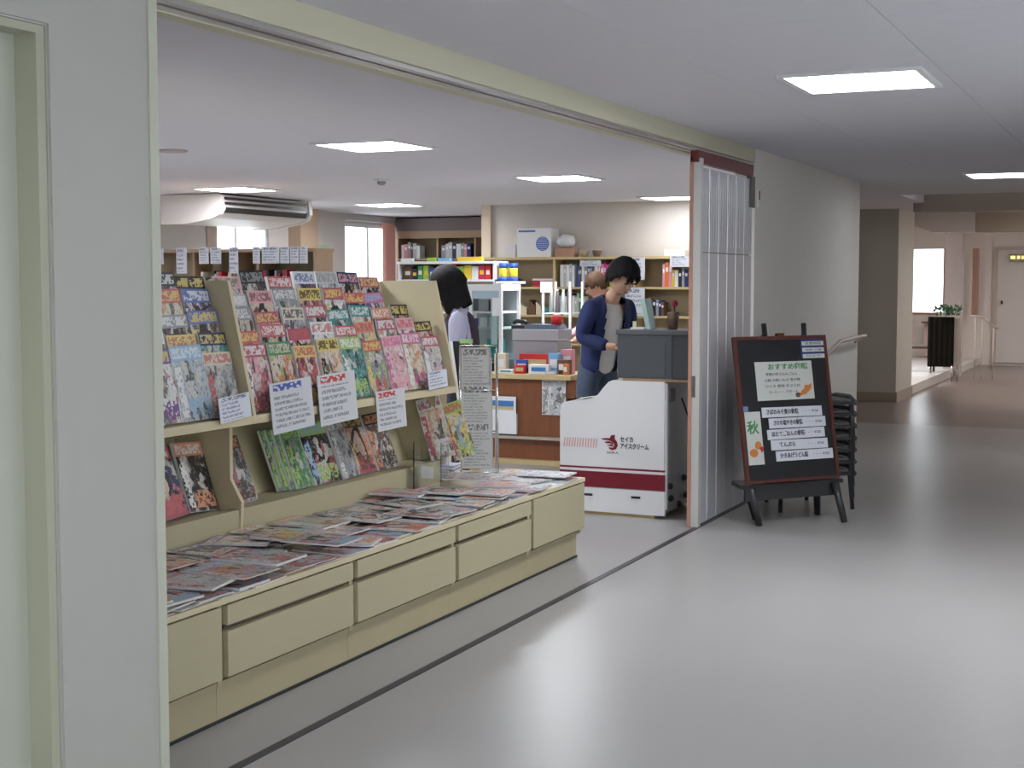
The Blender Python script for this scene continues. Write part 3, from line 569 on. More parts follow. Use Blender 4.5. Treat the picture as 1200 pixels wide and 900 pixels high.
blade([(-3.212, .492), (-3.235, .502), (-3.285, .497), (-3.270, .489), (-3.235, .488), (-3.205, .478)])
blade([(-3.205, .474), (-3.232, .481), (-3.262, .474), (-3.25, .468), (-3.225, .468), (-3.2, .460)])
blade([(-3.20, .458), (-3.222, .461), (-3.244, .454), (-3.22, .450), (-3.20, .446)])
part('bird_emblem', em, MAROON, t, 'dark red bird emblem', world=True)
wv = MB()
for j in range(13): wv.prism([(-3.545+.0185*j, .435), (-3.538+.0185*j, .435), (-3.530+.0185*j, .495), (-3.537+.0185*j, .495)], 'y', yy, yf-.0005)
part('pink_pattern', wv, mat('pink_print', (.75, .42, .42)), t, 'pink wavy print', world=True)
tx = mat('print_black', (.05, .05, .07))
def wl(body, size, m, x, z, width=None, ax='LEFT', bold=.0, name='lettering'):
    o = letters(body, size, m, t, (x+3.21, yf-.003-8.56, z), FRONT, ax, name, width, bold); return o
wl('セイカ', .040, tx, -3.155, .495, .088, bold=.0012); wl('アイスクリーム', .040, tx, -3.155, .452, .19, bold=.0012); wl('SEIKA', .018, tx, -3.245, .408, .08)
# crate on top
t = thing('grey_crate', 'dark grey plastic storage box on top of the white freezer', 'box', (-2.93, 8.58, .872))
part('board', MB().box(-3.14, -2.68, 8.56, 9.0, .872, .888), WOODM, t, 'thin wooden board', world=True)
CR = mat('crate_grey', (.085, .095, .11), .5)
part('box_body', MB().box(-3.18, -2.69, 8.57, 8.98, .888, 1.165, bev=.006).box(-3.16, -2.86, 8.566, 8.571, .91, 1.12), CR, t, world=True)
part('lid', MB().box(-3.19, -2.68, 8.56, 8.99, 1.165, 1.195, bev=.006), mat('crate_lid', (.12, .13, .145), .5), t, world=True)
part('latch', MB().box(-2.835, -2.815, 8.56, 8.57, .89, 1.165), CR, t, world=True)
# things on the crate
t = thing('file_stand', 'pale green upright folder leaning on the grey box', 'folder', (-3.03, 8.75, 1.196))
part('folder', MB().prism([(-3.035, 1.196), (-3.005, 1.196), (-3.045, 1.39), (-3.075, 1.39)], 'y', 8.70, 8.82), mat('pale_green_file', (.45, .62, .58)), t, world=True)
t = thing('pen_cup', 'brown cup with a red topped pen on the grey box', 'cup', (-2.88, 8.78, 1.196))
part('cup', MB().cyl((0, 0, 0), .03, .11, 14, r2=.04), mat('cup_brown', (.25, .16, .12)), t); part('red_tip', MB().ball((.01, 0, .165), .022, .022, .022), colour('dark_red', (.35, .02, .05)), t); part('pen', MB().tube([(0, 0, .02), (.01, 0, .15)], .006), DARK, t)
t = thing('receipt_pad', 'low white pad with cream slip on the grey box', 'pad', (-3.08, 8.72, 1.196)); part('pad', B(-.05, .04, -.05, .05, 0, .012), PAPER, t); part('slip', B(-.045, -.025, -.02, .0, .012, .05), colour('cream_slip', (.7, .68, .4)), t)
# ================================================================ COUNTER
t = thing('shop_counter', 'brown wooden sales counter with a light wood top', 'counter', (-4.75, 10.76, 0))
part('front_board', MB().box(-5.15, -4.0, 10.78, 10.80, .03, .70), WOOD, t, world=True); part('carcass', MB().box(-5.15, -4.0, 10.80, 11.25, .02, .70), WOODM, t, world=True)
part('top', MB().box(-5.2, -4.38, 10.72, 11.3, .70, .74, bev=.004), WOODL, t, world=True)
part('shelf_rail', MB().box(-5.15, -4.0, 10.72, 10.78, .205, .225), mat('shelf_grey', (.45, .4, .35)), t, world=True); part('bottom_rail', MB().box(-5.15, -4.0, 10.70, 10.78, 0, .035), WOODL, t, world=True)
part('mid_panel', MB().box(-4.15, -3.9, 10.72, 10.79, .03, .72), WOOD, t, world=True)
t = thing('leaflet_holder', 'white leaflet holder with a blue-headed flyer on the front of the counter', 'leaflet holder', (-5.0, 10.74, .24))
part('holder', B(-.13, .13, 0, .035, 0, .17), WHITE, t); part('flyer', B(-.12, .12, .01, .02, .15, .31), PAPER, t); part('blue_heading', B(-.10, .10, .004, .01, .23, .275), colour('print_blue', (.05, .2, .5)), t); part('cream_band', B(-.1, .1, .004, .01, .20, .225), colour('print_cream', (.6, .5, .3)), t)
magazine('white', 'silver', 'grey', 'pale blue', .21, .29, .003, (-4.545, 10.765, .41), (0, 0, 0), 'pale poster stuck on the counter front near the customer', 'poster', 0, 0, 'poster')['category'] = 'poster'
magazine('silver', 'white', 'grey', 'pink', .10, .12, .003, (-4.44, 10.764, .26), (0, 0, 0), 'small pinkish notice low on the counter front', 'poster', 0, 0, 'notice')['category'] = 'poster'
# grey stacked equipment
t = thing('cash_register', 'light grey cash register with a dark keypad top, behind the goods on the counter', 'register', (-4.81, 11.09, .741))
part('drawer', B(-.20, .20, -.1, .2, 0, .26), mat('register_grey', (.33, .33, .36), .4), t); part('body', B(-.21, .21, -.11, .2, .265, .36, bev=.008), mat('register_light', (.40, .40, .43), .4), t); part('screen', MB().prism([(-.12, .36), (.2, .36), (.18, .40), (-.10, .40)], 'y', -.08, .12), mat('register_blue', (.14, .17, .24), .3), t)
t = thing('telephone', 'black telephone on the left end of the cash register', 'telephone', (-4.98, 11.07, 1.102)); part('base', B(-.06, .06, -.06, .08, 0, .03), DARK, t); part('handset', MB().tube([(-.06, -.02, .05), (-.03, -.02, .065), (.05, -.02, .06), (.07, -.02, .045)], .018), DARK, t)
goods = [('red', -4.76, 10.92, .30, .16, .09, 'large red carton, its gold window facing the customer'), ('red', -4.86, 10.80, .09, .07, .05, 'small red box at the counter edge'), ('white', -4.68, 10.79, .18, .08, .06, 'white carton with small print at the counter edge'), ('white', -4.99, 10.84, .14, .03, .09, 'flat white packet on the left of the counter'),
         ('blue', -4.88, 10.89, .10, .11, .06, 'white and blue packet behind the small red box'), ('sky blue', -4.585, 10.88, .09, .17, .06, 'blue and white upright carton right of the red carton'), ('brown', -4.49, 10.86, .10, .12, .07, 'brown snack box near the till edge'), ('orange', -4.45, 10.80, .04, .09, .04, 'small orange-brown packet near the right end of the counter'),
         ('cream', -5.06, 10.86, .10, .16, .08, 'tan wrapped parcel at the left end of the counter'), ('pink', -4.50, 10.96, .10, .20, .06, 'white box standing behind the snack box'), ('silver', -4.57, 10.78, .10, .03, .05, 'flat silver tray of sweets in front')]
for (cn, x, y, w, h, dd, lab) in goods:
    tt = thing('goods_box', lab+' on the counter' if len(lab.split()) < 13 else lab, 'box', (x, y, .741), R(random.uniform(-6, 6)), 'small goods on the sales counter')
    part('carton', MB().box(-w/2, w/2, -dd/2, dd/2, 0, h, bev=.002), colour(cn.replace(' ', '_'), PAL[cn]), tt)
    part('label_print', B(-w*.36, w*.36, -dd/2-.001, -dd/2, h*.3, h*.72), colour('gold' if cn == 'red' else 'print_'+('white' if cn != 'white' else 'blue'), (.55, .42, .2) if cn == 'red' else ((.75, .75, .78) if cn != 'white' else (.12, .18, .5))), tt)
t = thing('red_tape_roll', 'round red canister on top of the white box by the register', 'canister', (-4.60, 10.97, .945)); t.location = (-4.655, 11.08, 1.142); part('roll', MB().cyl((0, 0, 0), .045, .07, 18), colour('red', PAL['red']), t); part('cap', MB().cyl((0, 0, .07), .03, .012, 14), colour('pink_cap', (.7, .4, .4)), t)
# ================================================================ GLASS CASE (left of the register)
t = thing('display_case', 'white framed glass display case with pale green shelves behind the counter end', 'display case', (-5.52, 11.5, 0))
mb = MB()
for (x, y) in ((-5.74, 11.38), (-5.60, 11.38), (-5.31, 11.38), (-5.74, 11.76), (-5.31, 11.76)): mb.box(x-.013, x+.013, y-.013, y+.013, 0, 1.42)
mb.box(-5.755, -5.297, 11.365, 11.775, 1.42, 1.475)
part('frame', mb, WHITE, t, world=True)
for z, m in ((.62, WHITE), (.80, mat('case_blue', (.12, .22, .3))), (1.08, mat('case_green', (.45, .58, .55))), (1.22, WHITE)): part('shelf', MB().box(-5.725, -5.325, 11.40, 11.75, z, z+.02), m, t, world=True)
part('glass_front', MB().box(-5.725, -5.325, 11.39, 11.394, .5, 1.42), GLASS, t, world=True); part('back_panel', MB().box(-5.725, -5.325, 11.755, 11.77, 0, 1.42), mat('case_back', (.40, .46, .48)), t, world=True)
part('blue_header', MB().box(-5.585, -5.325, 11.372, 11.377, 1.35, 1.42), mat('case_header', (.45, .58, .65)), t, world=True); part('green_post', MB().box(-5.40, -5.34, 11.372, 11.377, .95, 1.35), mat('case_green2', (.30, .42, .43)), t, world=True)
part('paper_notice', MB().box(-5.385, -5.30, 11.355, 11.360, 1.20, 1.36), PAPER, t, world=True)
for j, (x, z, w, h, cn) in enumerate([(-5.68, 1.2406, .08, .12, 'grey'), (-5.53, 1.2406, .08, .1, 'silver'), (-5.44, 1.2406, .07, .10, 'grey'), (-5.68, 1.1006, .08, .07, 'blue'), (-5.54, 1.1006, .07, .08, 'white'), (-5.44, 1.1006, .10, .09, 'pale blue'), (-5.68, .8206, .08, .15, 'cream'), (-5.55, .8206, .06, .12, 'yellow'), (-5.44, .8206, .13, .17, 'teal'), (-5.5, .6406, .15, .13, 'navy')]):
    single('boxed_item', B(-w/2, w/2, -.05, .05, 0, h), colour(cn.replace(' ', '_'), PAL[cn]), '%s packet inside the glass display case, %s from its upper left' % (cn, ORD[j]), 'box', (x, 11.56, z), group='goods in the glass case')
t = thing('drinks_rack', 'white wire shelf with clear bottles right of the glass case', 'rack', (-4.93, 12.35, 0))
mb = MB()
for (x, y) in ((-5.26, 12.2), (-4.99, 12.2), (-5.26, 12.5), (-4.99, 12.5)): mb.box(x-.01, x+.01, y-.01, y+.01, 0, 1.5)
for z in (.6, .95, 1.2): mb.box(-5.26, -4.99, 12.2, 12.5, z, z+.012)
part('frame', mb, WHITE, t, world=True); part('price_card', MB().box(-5.28, -5.16, 12.18, 12.185, 1.40, 1.50), PAPER, t, world=True)
for j in range(4):
    tt = thing('bottle', 'clear bottle on the white wire shelf, %s from the left' % ORD[j], 'bottle', (-5.22+.06*j, 12.3, 1.213), 0, 'bottles on the wire shelf')
    part('bottle_body', MB().tube([(0, 0, 0), (0, 0, .13), (0, 0, .16), (0, 0, .2)], .025, 10, r2=.012), [mat('bottle_pale', (.5, .55, .55), .2), mat('bottle_dark', (.15, .12, .12), .2)][j % 2], tt); part('cap', MB().cyl((0, 0, .2), .012, .015, 8), WHITE, tt)
# ================================================================ BACK BOOKCASES
def bookcase(x0, x1, y0, y1, zt, shelves, lab, ups, m=WOODL, back=WOODM, base=None):
    t = thing('bookcase', lab, 'bookcase', ((x0+x1)/2, y0, 0))
    part('back_panel', MB().box(x0, x1, y1-.015, y1, 0, zt), mat('case_backing', (.40, .33, .22), .6), t, world=True)
    part('top', MB().box(x0-.01, x1+.01, y0-.01, y1, zt-.03, zt), m, t, world=True)
    for x in ups: part('upright', MB().box(x-.013, x+.013, y0, y1-.015, 0, zt-.03), m, t, world=True)
    for z in shelves: 
        for a, b_ in zip(ups, ups[1:]): part('shelf', MB().box(a+.013, b_-.013, y0+.005, y1-.015, z-.025, z), m, t, world=True)
    return t
bookcase(-7.30, -4.62, 15.08, 15.38, 1.78, (.4, .8, 1.12, 1.44), 'long light wood bookcase along the shop back wall', [-7.29, -6.37, -5.40, -4.63])
def book(x, y, z, w, h, dd, cn, lab, grp, lean=0., cat='book'):
    key = ('bk', round(w, 3), round(h, 3), cn)
    if key not in MM:
        mb = MB().box(-w/2, w/2, 0, dd, 0, h, 0); mb.box(-w/2+.002, w/2-.002, .004, dd-.002, h-.001, h+.0005, 1)
        mb.box(-w*.3, w*.3, -.0006, 0, h*.62, h*.8, 1); MM[key] = mb.mesh('book', [colour(cn.replace(' ', '_'), PAL[cn]), PAPER])
    return link('book', MM[key], None, (x, y, z+.0006), (0, R(lean), 0), label=lab, category=cat, group=grp)
def bookrow(x0, x1, y, z, hmin, hmax, cols, place, grp, wmin=.02, wmax=.04, cat='book'):
    x = x0; j = 0
    while x < x1-wmin:
        w = round(random.uniform(wmin, wmax), 2); cn = cols[j % len(cols)]; h = round(random.uniform(hmin, hmax), 2)
        book(x+w/2, y, z, w-.001, h, .15, cn, '%s %s %s, %s from the left' % (cn, cat, place, ORD[min(j, 21)]), grp, 0, cat); x += w+.001; j += 1
bookrow(-6.30, -6.12, 15.1, 1.44, .22, .26, ['white', 'silver', 'white', 'pale blue'], 'on the top shelf of the middle bay', 'books on the back bookcase')
bookrow(-6.08, -5.86, 15.1, 1.44, .22, .27, ['blue', 'brown', 'white', 'grey', 'navy'], 'after the gap on the top shelf, middle bay', 'books on the back bookcase')
bookrow(-5.84, -5.72, 15.1, 1.44, .25, .28, ['magenta', 'pink', 'magenta'], 'in the pink cluster on the top shelf, middle bay', 'books on the back bookcase')
bookrow(-5.70, -5.52, 15.1, 1.44, .2, .25, ['lime', 'green', 'cream', 'grey'], 'above the man, top shelf, middle bay', 'books on the back bookcase')
bookrow(-6.32, -6.0, 15.1, 1.12, .2, .26, ['silver', 'green', 'white', 'grey', 'black', 'white', 'silver'], 'on the second shelf of the middle bay', 'books on the back bookcase')
bookrow(-5.08, -4.98, 15.1, 1.44, .24, .27, ['pink', 'orange', 'pink'], 'on the top shelf of the right bay', 'books on the back bookcase')
bookrow(-4.97, -4.72, 15.1, 1.44, .18, .22, ['yellow', 'white', 'black', 'grey', 'navy', 'brown'], 'right of the pink ones, top shelf, right bay', 'books on the back bookcase')
bookrow(-5.38, -5.05, 15.1, 1.12, .14, .2, ['grey', 'navy', 'brown', 'white', 'red', 'purple', 'black'], 'on the second shelf of the right bay', 'books on the back bookcase')
bookrow(-7.25, -7.05, 15.1, 1.12, .16, .25, ['white', 'silver', 'pink', 'white'], 'on the second shelf of the left bay', 'books on the back bookcase')
for j, (x, w, h, cn) in enumerate([(-6.78, .10, .13, 'cream'), (-6.66, .08, .17, 'brown'), (-6.58, .06, .15, 'cream')]):
    single('magazine_file', MB().prism([(-w/2, 0), (w/2, 0), (w/2, h*.6), (-w/2, h)], 'y', 0, .2), colour(cn, PAL[cn]), '%s file box on the second shelf, left bay, %s from the left' % (cn, ORD[j]), 'file box', (x, 15.12, 1.1206), group='file boxes on the back bookcase')
for j in range(4):
    single('folder', MB().box(-.13, .13, 0, .22, 0, .022, bev=.003), colour(['red', 'crimson', 'crimson', 'white'][j], PAL[['red', 'crimson', 'crimson', 'white'][j]]), 'flat folder in the red stack, top shelf of left bay, %s from bottom' % ORD[j], 'folder', (-6.52, 15.11, 1.4406+.024*j), group='red folders lying on the bookcase')
single('black_bag', MB().ball((0, 0, .05), .16, .08, .05), DARK, 'low black bag on the top shelf of the left bookcase bay', 'bag', (-6.95, 15.2, 1.443))
single('teal_book', B(-.06, .06, 0, .02, 0, .08), colour('teal', PAL['teal']), 'teal booklet propped in the second shelf beside the upright', 'book', (-6.47, 15.15, 1.121))
# on top of the bookcase
t = thing('carton', 'white cardboard carton with a round blue emblem on top of the bookcase', 'box', (-6.63, 15.1, 1.781))
part('box_body', MB().box(-.21, .21, 0, .24, 0, .33, bev=.003), WHITE, t)
BL_ = colour('print_blue2', (.05, .15, .50))
part('emblem', MB().prism([(.11+.082*math.cos(k*math.pi/12), .15+.082*math.sin(k*math.pi/12)) for k in range(24)], 'y', -.002, 0), BL_, t, 'round blue emblem')
em2 = MB()
for k in range(7):
    zz = .15-.066+k*.022; hw = math.sqrt(max(0, .075**2-(zz-.15)**2)); em2.box(.11-hw, .11+hw, -.003, -.002, zz-.002, zz+.002)
part('emblem_lines', em2, WHITE, t); part('blue_print', MB().box(-.19, .02, -.002, 0, .285, .305), BL_, t)
t = thing('plastic_bag', 'crumpled white plastic bag over a red and tan package on the bookcase', 'bag', (-6.26, 15.18, 1.781)); part('package', B(-.12, .12, -.06, .08, 0, .10), colour('tan_pack', (.45, .25, .17)), t)
bg_ = MB().ball((0, 0, .18), .11, .08, .08, 16)
for v in bg_.bm.verts: v.co += Vector((random.uniform(-1, 1), random.uniform(-1, 1), random.uniform(-1, 1)))*.012
part('bag_body', bg_, mat('bag_white', (.72, .74, .76), .3), t)
for j, x in enumerate((-6.03, -5.88)):
    t = thing('bowl', 'small dark bowl on the bookcase, %s' % ['beside the plastic bag', 'further right, above the white label'][j], 'bowl', (x, 15.16, 1.781), 0, 'bowls on the bookcase'); part('bowl_body', MB().tube([(0, 0, 0), (0, 0, .07)], .035, 14, r2=.055), [colour('bowl_tan', (.4, .33, .22)), colour('bowl_brown', (.15, .1, .07))][j], t); part('rim', MB().cyl((0, 0, .07), .057, .006, 14), colour('bowl_cream', (.6, .5, .35)), t)
single('white_tray', MB().box(-.12, .12, 0, .15, 0, .07, bev=.01), WHITE, 'flat white tray at the right end of the bookcase top', 'tray', (-4.95, 15.12, 1.781))
single('small_carton', B(-.06, .06, 0, .15, 0, .14), colour('pale_pack', (.66, .64, .66)), 'pale narrow packet left of the blue-emblem carton', 'box', (-6.94, 15.14, 1.781))
for (x0, x1, z0, z1, lab, m) in [(-6.04, -5.79, 1.67, 1.74, 'long white shelf label on the middle bookcase bay', SHEETB), (-5.50, -5.27, 1.52, 1.77, 'tall white notice hanging at the top of the bookcase above the man', SHEETB), (-5.50, -5.27, 1.12, 1.43, 'lower white notice with print behind the man', SHEETB), (-4.98, -4.73, 1.66, 1.78, 'wide white label at the top right of the bookcase', SHEETB)]:
    o = single('notice', B(0, x1-x0, 0, .004, 0, z1-z0), m, lab, 'sign', (x0, 15.055, z0), group='white notices on the back bookcase'); o['seed'] = x0
# goods shelf behind the first woman
t = thing('goods_shelf', 'mid height shelf with white edges and a row of colourful goods', 'shelf', (-6.1, 12.0, 0))
part('top', MB().box(-6.68, -5.66, 11.98, 12.3, 1.665, 1.69), WHITE, t, world=True); part('shelf', MB().box(-6.68, -5.66, 11.98, 12.3, 1.50, 1.52), WHITE, t, world=True); part('shelf', MB().box(-6.66, -5.68, 12.0, 12.3, 1.2, 1.22), WHITE, t, world=True)
part('panel', MB().box(-6.66, -5.68, 12.02, 12.04, 0, 1.5), mat('shelf_tan', (.38, .30, .19)), t, world=True); part('back_panel', MB().box(-6.66, -5.68, 12.28, 12.3, 0, 1.665), mat('shelf_tan', (.38, .3, .19)), t, world=True)
for x in (-6.67, -5.67): part('upright', MB().box(x-.01, x+.01, 12.0, 12.3, 0, 1.665), WHITE, t, world=True)
x = -6.63
for j, (w, h, cn) in enumerate([(.09, .12, 'brown'), (.06, .1, 'navy'), (.06, .13, 'green'), (.06, .13, 'lime'), (.08, .11, 'blue'), (.06, .12, 'orange'), (.07, .13, 'brown'), (.08, .14, 'red'), (.08, .12, 'lime'), (.08, .13, 'yellow'), (.07, .12, 'white'), (.07, .13, 'crimson'), (.06, .13, 'red')]):
    single('goods_packet', MB().box(-w/2+.002, w/2-.002, 0, .1, 0, h, bev=.004).box(-w*.3, w*.3, -.001, 0, h*.35, h*.65, 1), [colour(cn, PAL[cn]), colour('yellow' if j % 2 else 'white', PAL['yellow' if j % 2 else 'white'])], '%s packet in the row under the white shelf edge, %s from the left' % (cn, ORD[j]), 'packet', (x+w/2, 12.02, 1.5206), group='colourful packets on the goods shelf'); x += w
for j, (w, h, cn) in enumerate([(.12, .03, 'white'), (.1, .035, 'lime'), (.12, .03, 'sky blue'), (.25, .04, 'yellow')]):
    single('label_strip', B(-w/2, w/2, 0, .05, 0, h), colour(cn.replace(' ', '_'), PAL[cn]), '%s strip of packets lying on top of the goods shelf' % cn, 'packet', ([-6.6, -6.33, -6.2, -5.93][j], 12.02, 1.6906), group='packets on top of the goods shelf')
for j in range(2):
    t = thing('canister', 'blue and yellow canister at the end of the goods shelf, %s one' % ['left', 'right'][j], 'canister', (-5.62+.1*j-.1, 11.9, 1.49)); 
    t.location = (-5.60+.10*j, 12.06, 1.505); part('can_body', MB().cyl((0, 0, 0), .042, .16, 18), colour('yellow', PAL['yellow']), t); part('band', MB().cyl((0, 0, .0), .0435, .04, 18), colour('blue', PAL['blue']), t); part('band', MB().cyl((0, 0, .12), .0435, .045, 18), colour('blue', PAL['blue']), t)
t = thing('side_table', 'narrow white topped stand under the blue and yellow canisters', 'stand', (-5.55, 12.06, 0)); part('top', B(-.1, .13, -.06, .1, 1.48, 1.504), WHITE, t); part('leg', B(-.02, .02, 0, .04, 0, 1.48), WHITE, t)
# bookcase with hanging white labels behind the near rack
t = bookcase(-8.95, -6.98, 11.02, 11.32, 1.80, (.5, .9, 1.3), 'long brown bookcase with white sheets hung along its top, behind the magazine rack', [-8.94, -8.32, -7.86, -7.6, -6.99], WOODM)
px = [(-8.78, -8.64), (-8.49, -8.37), (-8.23, -8.12), (-8.10, -7.98), (-7.89, -7.79), (-7.63, -7.55), (-7.53, -7.34), (-7.33, -7.235), (-7.225, -7.135), (-7.125, -7.04)]
for j, (a, b_) in enumerate(px):
    h = .24 if j in (1, 4) else .15
    o = single('label_sheet', B(0, b_-a, 0, .003, 0, h), SHEETB, 'small white sheet hung along the top of the brown bookcase, %s from the left' % ORD[j], 'sign', (a, 10.985, 1.815-h), group='white sheets on the brown bookcase'); o['seed'] = j*1.7
bookrow(-8.3, -7.9, 11.06, 1.3, .2, .3, ['brown', 'cream', 'grey', 'red', 'white'], 'inside the brown bookcase', 'books in the brown bookcase')
bookrow(-7.58, -7.02, 11.06, 1.3, .2, .32, ['crimson', 'black', 'brown', 'crimson', 'grey', 'red'], 'in the right half of the brown bookcase', 'books in the brown bookcase')
single('green_notice', B(0, .006, 0, .42, 0, .33), mat('pale_green_notice', (.40, .62, .45)), 'pale green notice on the shop wall right of the brown pilaster', 'poster', (-9.898, 15.53, 1.64))
# alcove bookcase
t = bookcase(-9.88, -7.45, 17.72, 18.08, 2.2, (1.2, 1.5, 1.82), 'built-in brown bookcase in the far alcove', [-9.87, -9.24, -8.66, -8.05, -7.46], WOODM)
part('cornice', MB().box(-9.88, -7.45, 17.70, 18.08, 2.2, 2.38), mat('dark_cornice', (.17, .13, .13)), t, world=True); part('valance', MB().box(-9.88, -7.45, 17.70, 17.72, 2.10, 2.2), WOODM, t, world=True)
for (a, b_, cols) in ((-9.83, -9.55, ['white', 'pink', 'grey', 'brown', 'silver']), (-9.2, -8.72, ['grey', 'silver', 'silver', 'navy', 'white', 'grey', 'pink', 'navy', 'grey', 'navy'])):
    bookrow(a, b_, 17.76, 1.82, .18, .23, cols, 'on the upper shelf, %s half' % ('left' if a < -9.5 else 'right'), 'books in the alcove bookcase', .03, .07)
for (a, b_, cols) in ((-9.83, -9.3, ['brown', 'navy', 'crimson', 'grey']), (-9.2, -8.72, ['navy', 'crimson', 'white', 'blue', 'navy'])):
    bookrow(a, b_, 17.76, 1.5, .18, .25, cols, 'on the lower shelf, %s half' % ('left' if a < -9.5 else 'right'), 'books in the alcove bookcase', .04, .08)
t = thing('curtain', 'pink curtain gathered beside the second shop window', 'curtain', (-9.86, 17.6, 0)); mb = MB(); pts = []
for k in range(13): pts.append((-9.885+(.03 if k % 2 else 0), 17.34+.026*k))
mb.prism(pts+[(-9.895, 17.66), (-9.895, 17.34)], 'z', 1.0, 2.3); part('cloth', mb, PINK, t, world=True); part('rail', MB().tube([(-9.87, 16.3, 2.31), (-9.87, 17.9, 2.31)], .01), WHITE, t, world=True)
t = thing('curtain', 'narrow cream curtain bunched at the left of the first shop window', 'curtain', (-9.86, 13.4, 0)); mb = MB(); pts = [(-9.885+(.03 if k % 2 else 0), 13.36+.02*k) for k in range(9)]
mb.prism(pts+[(-9.895, 13.53), (-9.895, 13.36)], 'z', 1.0, 2.22); part('cloth', mb, mat('cream_curtain', (.7, .58, .5), .8), t, world=True)
# ---------------------------------------------------------------- air conditioner
t = thing('air_conditioner', 'large white ceiling-hung air conditioner with black louvres in the shop', 'air conditioner', (-9.1, 12.9, 2.17))
prof = [(-8.78, 2.385), (-9.50, 2.385), (-9.50, 2.10), (-9.2, 2.10), (-8.9, 2.15), (-8.80, 2.19), (-8.765, 2.24)]
part('casing', MB().prism(prof, 'y', 12.12, 13.70), mat('ac_casing', (.70, .66, .64), .4), t, world=True)
part('end_cap', MB().prism([(a*1.0, b_) for a, b_ in [(-8.76, 2.39), (-9.51, 2.39), (-9.51, 2.09), (-9.2, 2.09), (-8.88, 2.14), (-8.78, 2.18), (-8.745, 2.24)]], 'y', 12.06, 12.12), mat('ac_casing', (.7, .66, .64)), t, world=True)
part('end_cap', MB().prism([(a*1.0, b_) for a, b_ in [(-8.76, 2.39), (-9.51, 2.39), (-9.51, 2.09), (-9.2, 2.09), (-8.88, 2.14), (-8.78, 2.18), (-8.745, 2.24)]], 'y', 13.70, 13.76), mat('ac_casing', (.7, .66, .64)), t, world=True)
part('louvre_slot', MB().box(-8.775, -8.755, 12.14, 13.66, 2.335, 2.36), DARK, t, world=True); part('louvre_slot', MB().box(-8.775, -8.752, 12.14, 13.66, 2.285, 2.31), DARK, t, world=True)
part('louvre_slot', MB().prism([(-8.79, 2.20), (-8.77, 2.20), (-8.748, 2.255), (-8.78, 2.255)], 'y', 12.16, 13.66), DARK, t, 'wide black outlet slot', world=True)
# ================================================================ MENU BOARD AND CHAIR STACK
BLp = Vector((-2.296, 8.449, .27)); U = Vector((math.cos(R(50)), math.sin(R(50)), 0)); V = Vector((-.13, .10, .892)).normalized(); Nn = U.cross(V).normalized()
t = thing('menu_board', 'black menu board in a red-brown frame with white handwritten strips, propped on a dark stand', 'board'); BM = Matrix((( *[U[0], V[0], Nn[0]], BLp[0]), (*[U[1], V[1], Nn[1]], BLp[1]), (*[U[2], V[2], Nn[2]], BLp[2]), (0, 0, 0, 1)))
t.matrix_world = BM   # local x along the width, local y up the board, local z out of its face
BW, BH = .70, .905
part('panel', B(.015, BW-.015, .015, BH-.015, -.012, .0), BLACK, t)
part('frame', MB().box(0, .022, 0, BH, -.018, .008).box(BW-.022, BW, 0, BH, -.018, .008).box(.022, BW-.022, BH-.022, BH, -.018, .008).box(.022, BW-.022, 0, .018, -.018, .008), REDW, t)
def bp(px, py):  # board coordinates of a point by its share of width and height
    return px*BW, py*BH
INK = mat('ink', (.06, .06, .08)); GI = mat('ink_green', (.06, .25, .09)); OR_ = mat('print_orange', (.62, .22, .05)); RD = mat('print_red', (.5, .03, .03))
def card(x0, x1, y0, y1, m, name, lab=None, rr=0):
    mb = MB().box(-(x1-x0)/2, (x1-x0)/2, -(y1-y0)/2, (y1-y0)/2, .001, .004); o = part(name, mb, m, t, lab); o.location = ((x0+x1)/2, (y0+y1)/2, 0); o.rotation_euler = (0, 0, R(rr)); return o
MP = mat('menu_paper', (.58, .60, .57), .6); SP = mat('strip_paper', (.66, .68, .75), .6)
m1 = card(.14, .57, .505, .745, MP, 'menu_sheet', 'pale sheet with green heading and an orange leaf picture')
letters('おすすめ御膳', .04, GI, m1, (.03, .085, .005), (0, 0, 0), 'CENTER', width=.30, bold=.001)
for j, s in enumerate(['季節の炊き込みごはん', '小鉢 お吸いもの 香の物', 'ひじき 煮物 天ぷら付', 'コーヒー ・ デザート']): letters(s, .021, INK, m1, (-.02, .04-.037*j, .005), (0, 0, 0), 'CENTER', width=[.24, .27, .26, .22][j])
part('leaf_picture', MB().prism([(.10, -.10), (.15, -.09), (.195, -.055), (.20, -.02), (.175, -.035), (.15, -.03), (.14, -.055), (.115, -.07)], 'z', .004, .0055), OR_, m1); part('acorn_picture', MB().prism([(.075, -.105), (.10, -.108), (.11, -.085), (.09, -.075), (.07, -.085)], 'z', .004, .0055), mat('print_brown', (.12, .06, .05)), m1)
c = card(.50, .69, .76, .885, mat('card_blue', (.03, .045, .18), .5), 'notice_card', 'small blue-bordered card in the top corner')
for j in range(3):
    part('white_row', B(-.085, .085, .03-.04*j-.012, .03-.04*j+.014, .004, .005), MP, c); letters(['営業時間', '10:00〜17:00', 'ラストオーダー'][j], .018, INK, c, (0, .03-.04*j, .0055), (0, 0, 0), width=.12)
c = card(.03, .145, .115, .44, MP, 'side_card', 'tall card with green character and autumn fruit picture')
letters('秋', .085, GI, c, (-.005, .06, .005), (0, 0, 0), bold=.002)
part('fruit_picture', MB().prism([(-.015+.032*math.cos(k*.6), -.09+.026*math.sin(k*.6)) for k in range(10)], 'z', .004, .0055).prism([(.022+.024*math.cos(k*.6), -.045+.026*math.sin(k*.6)) for k in range(10)], 'z', .004, .0055), OR_, c)
part('red_leaf', MB().prism([(.04, -.09), (.058, -.075), (.05, -.05), (.03, -.06)], 'z', .0055, .007), RD, c)
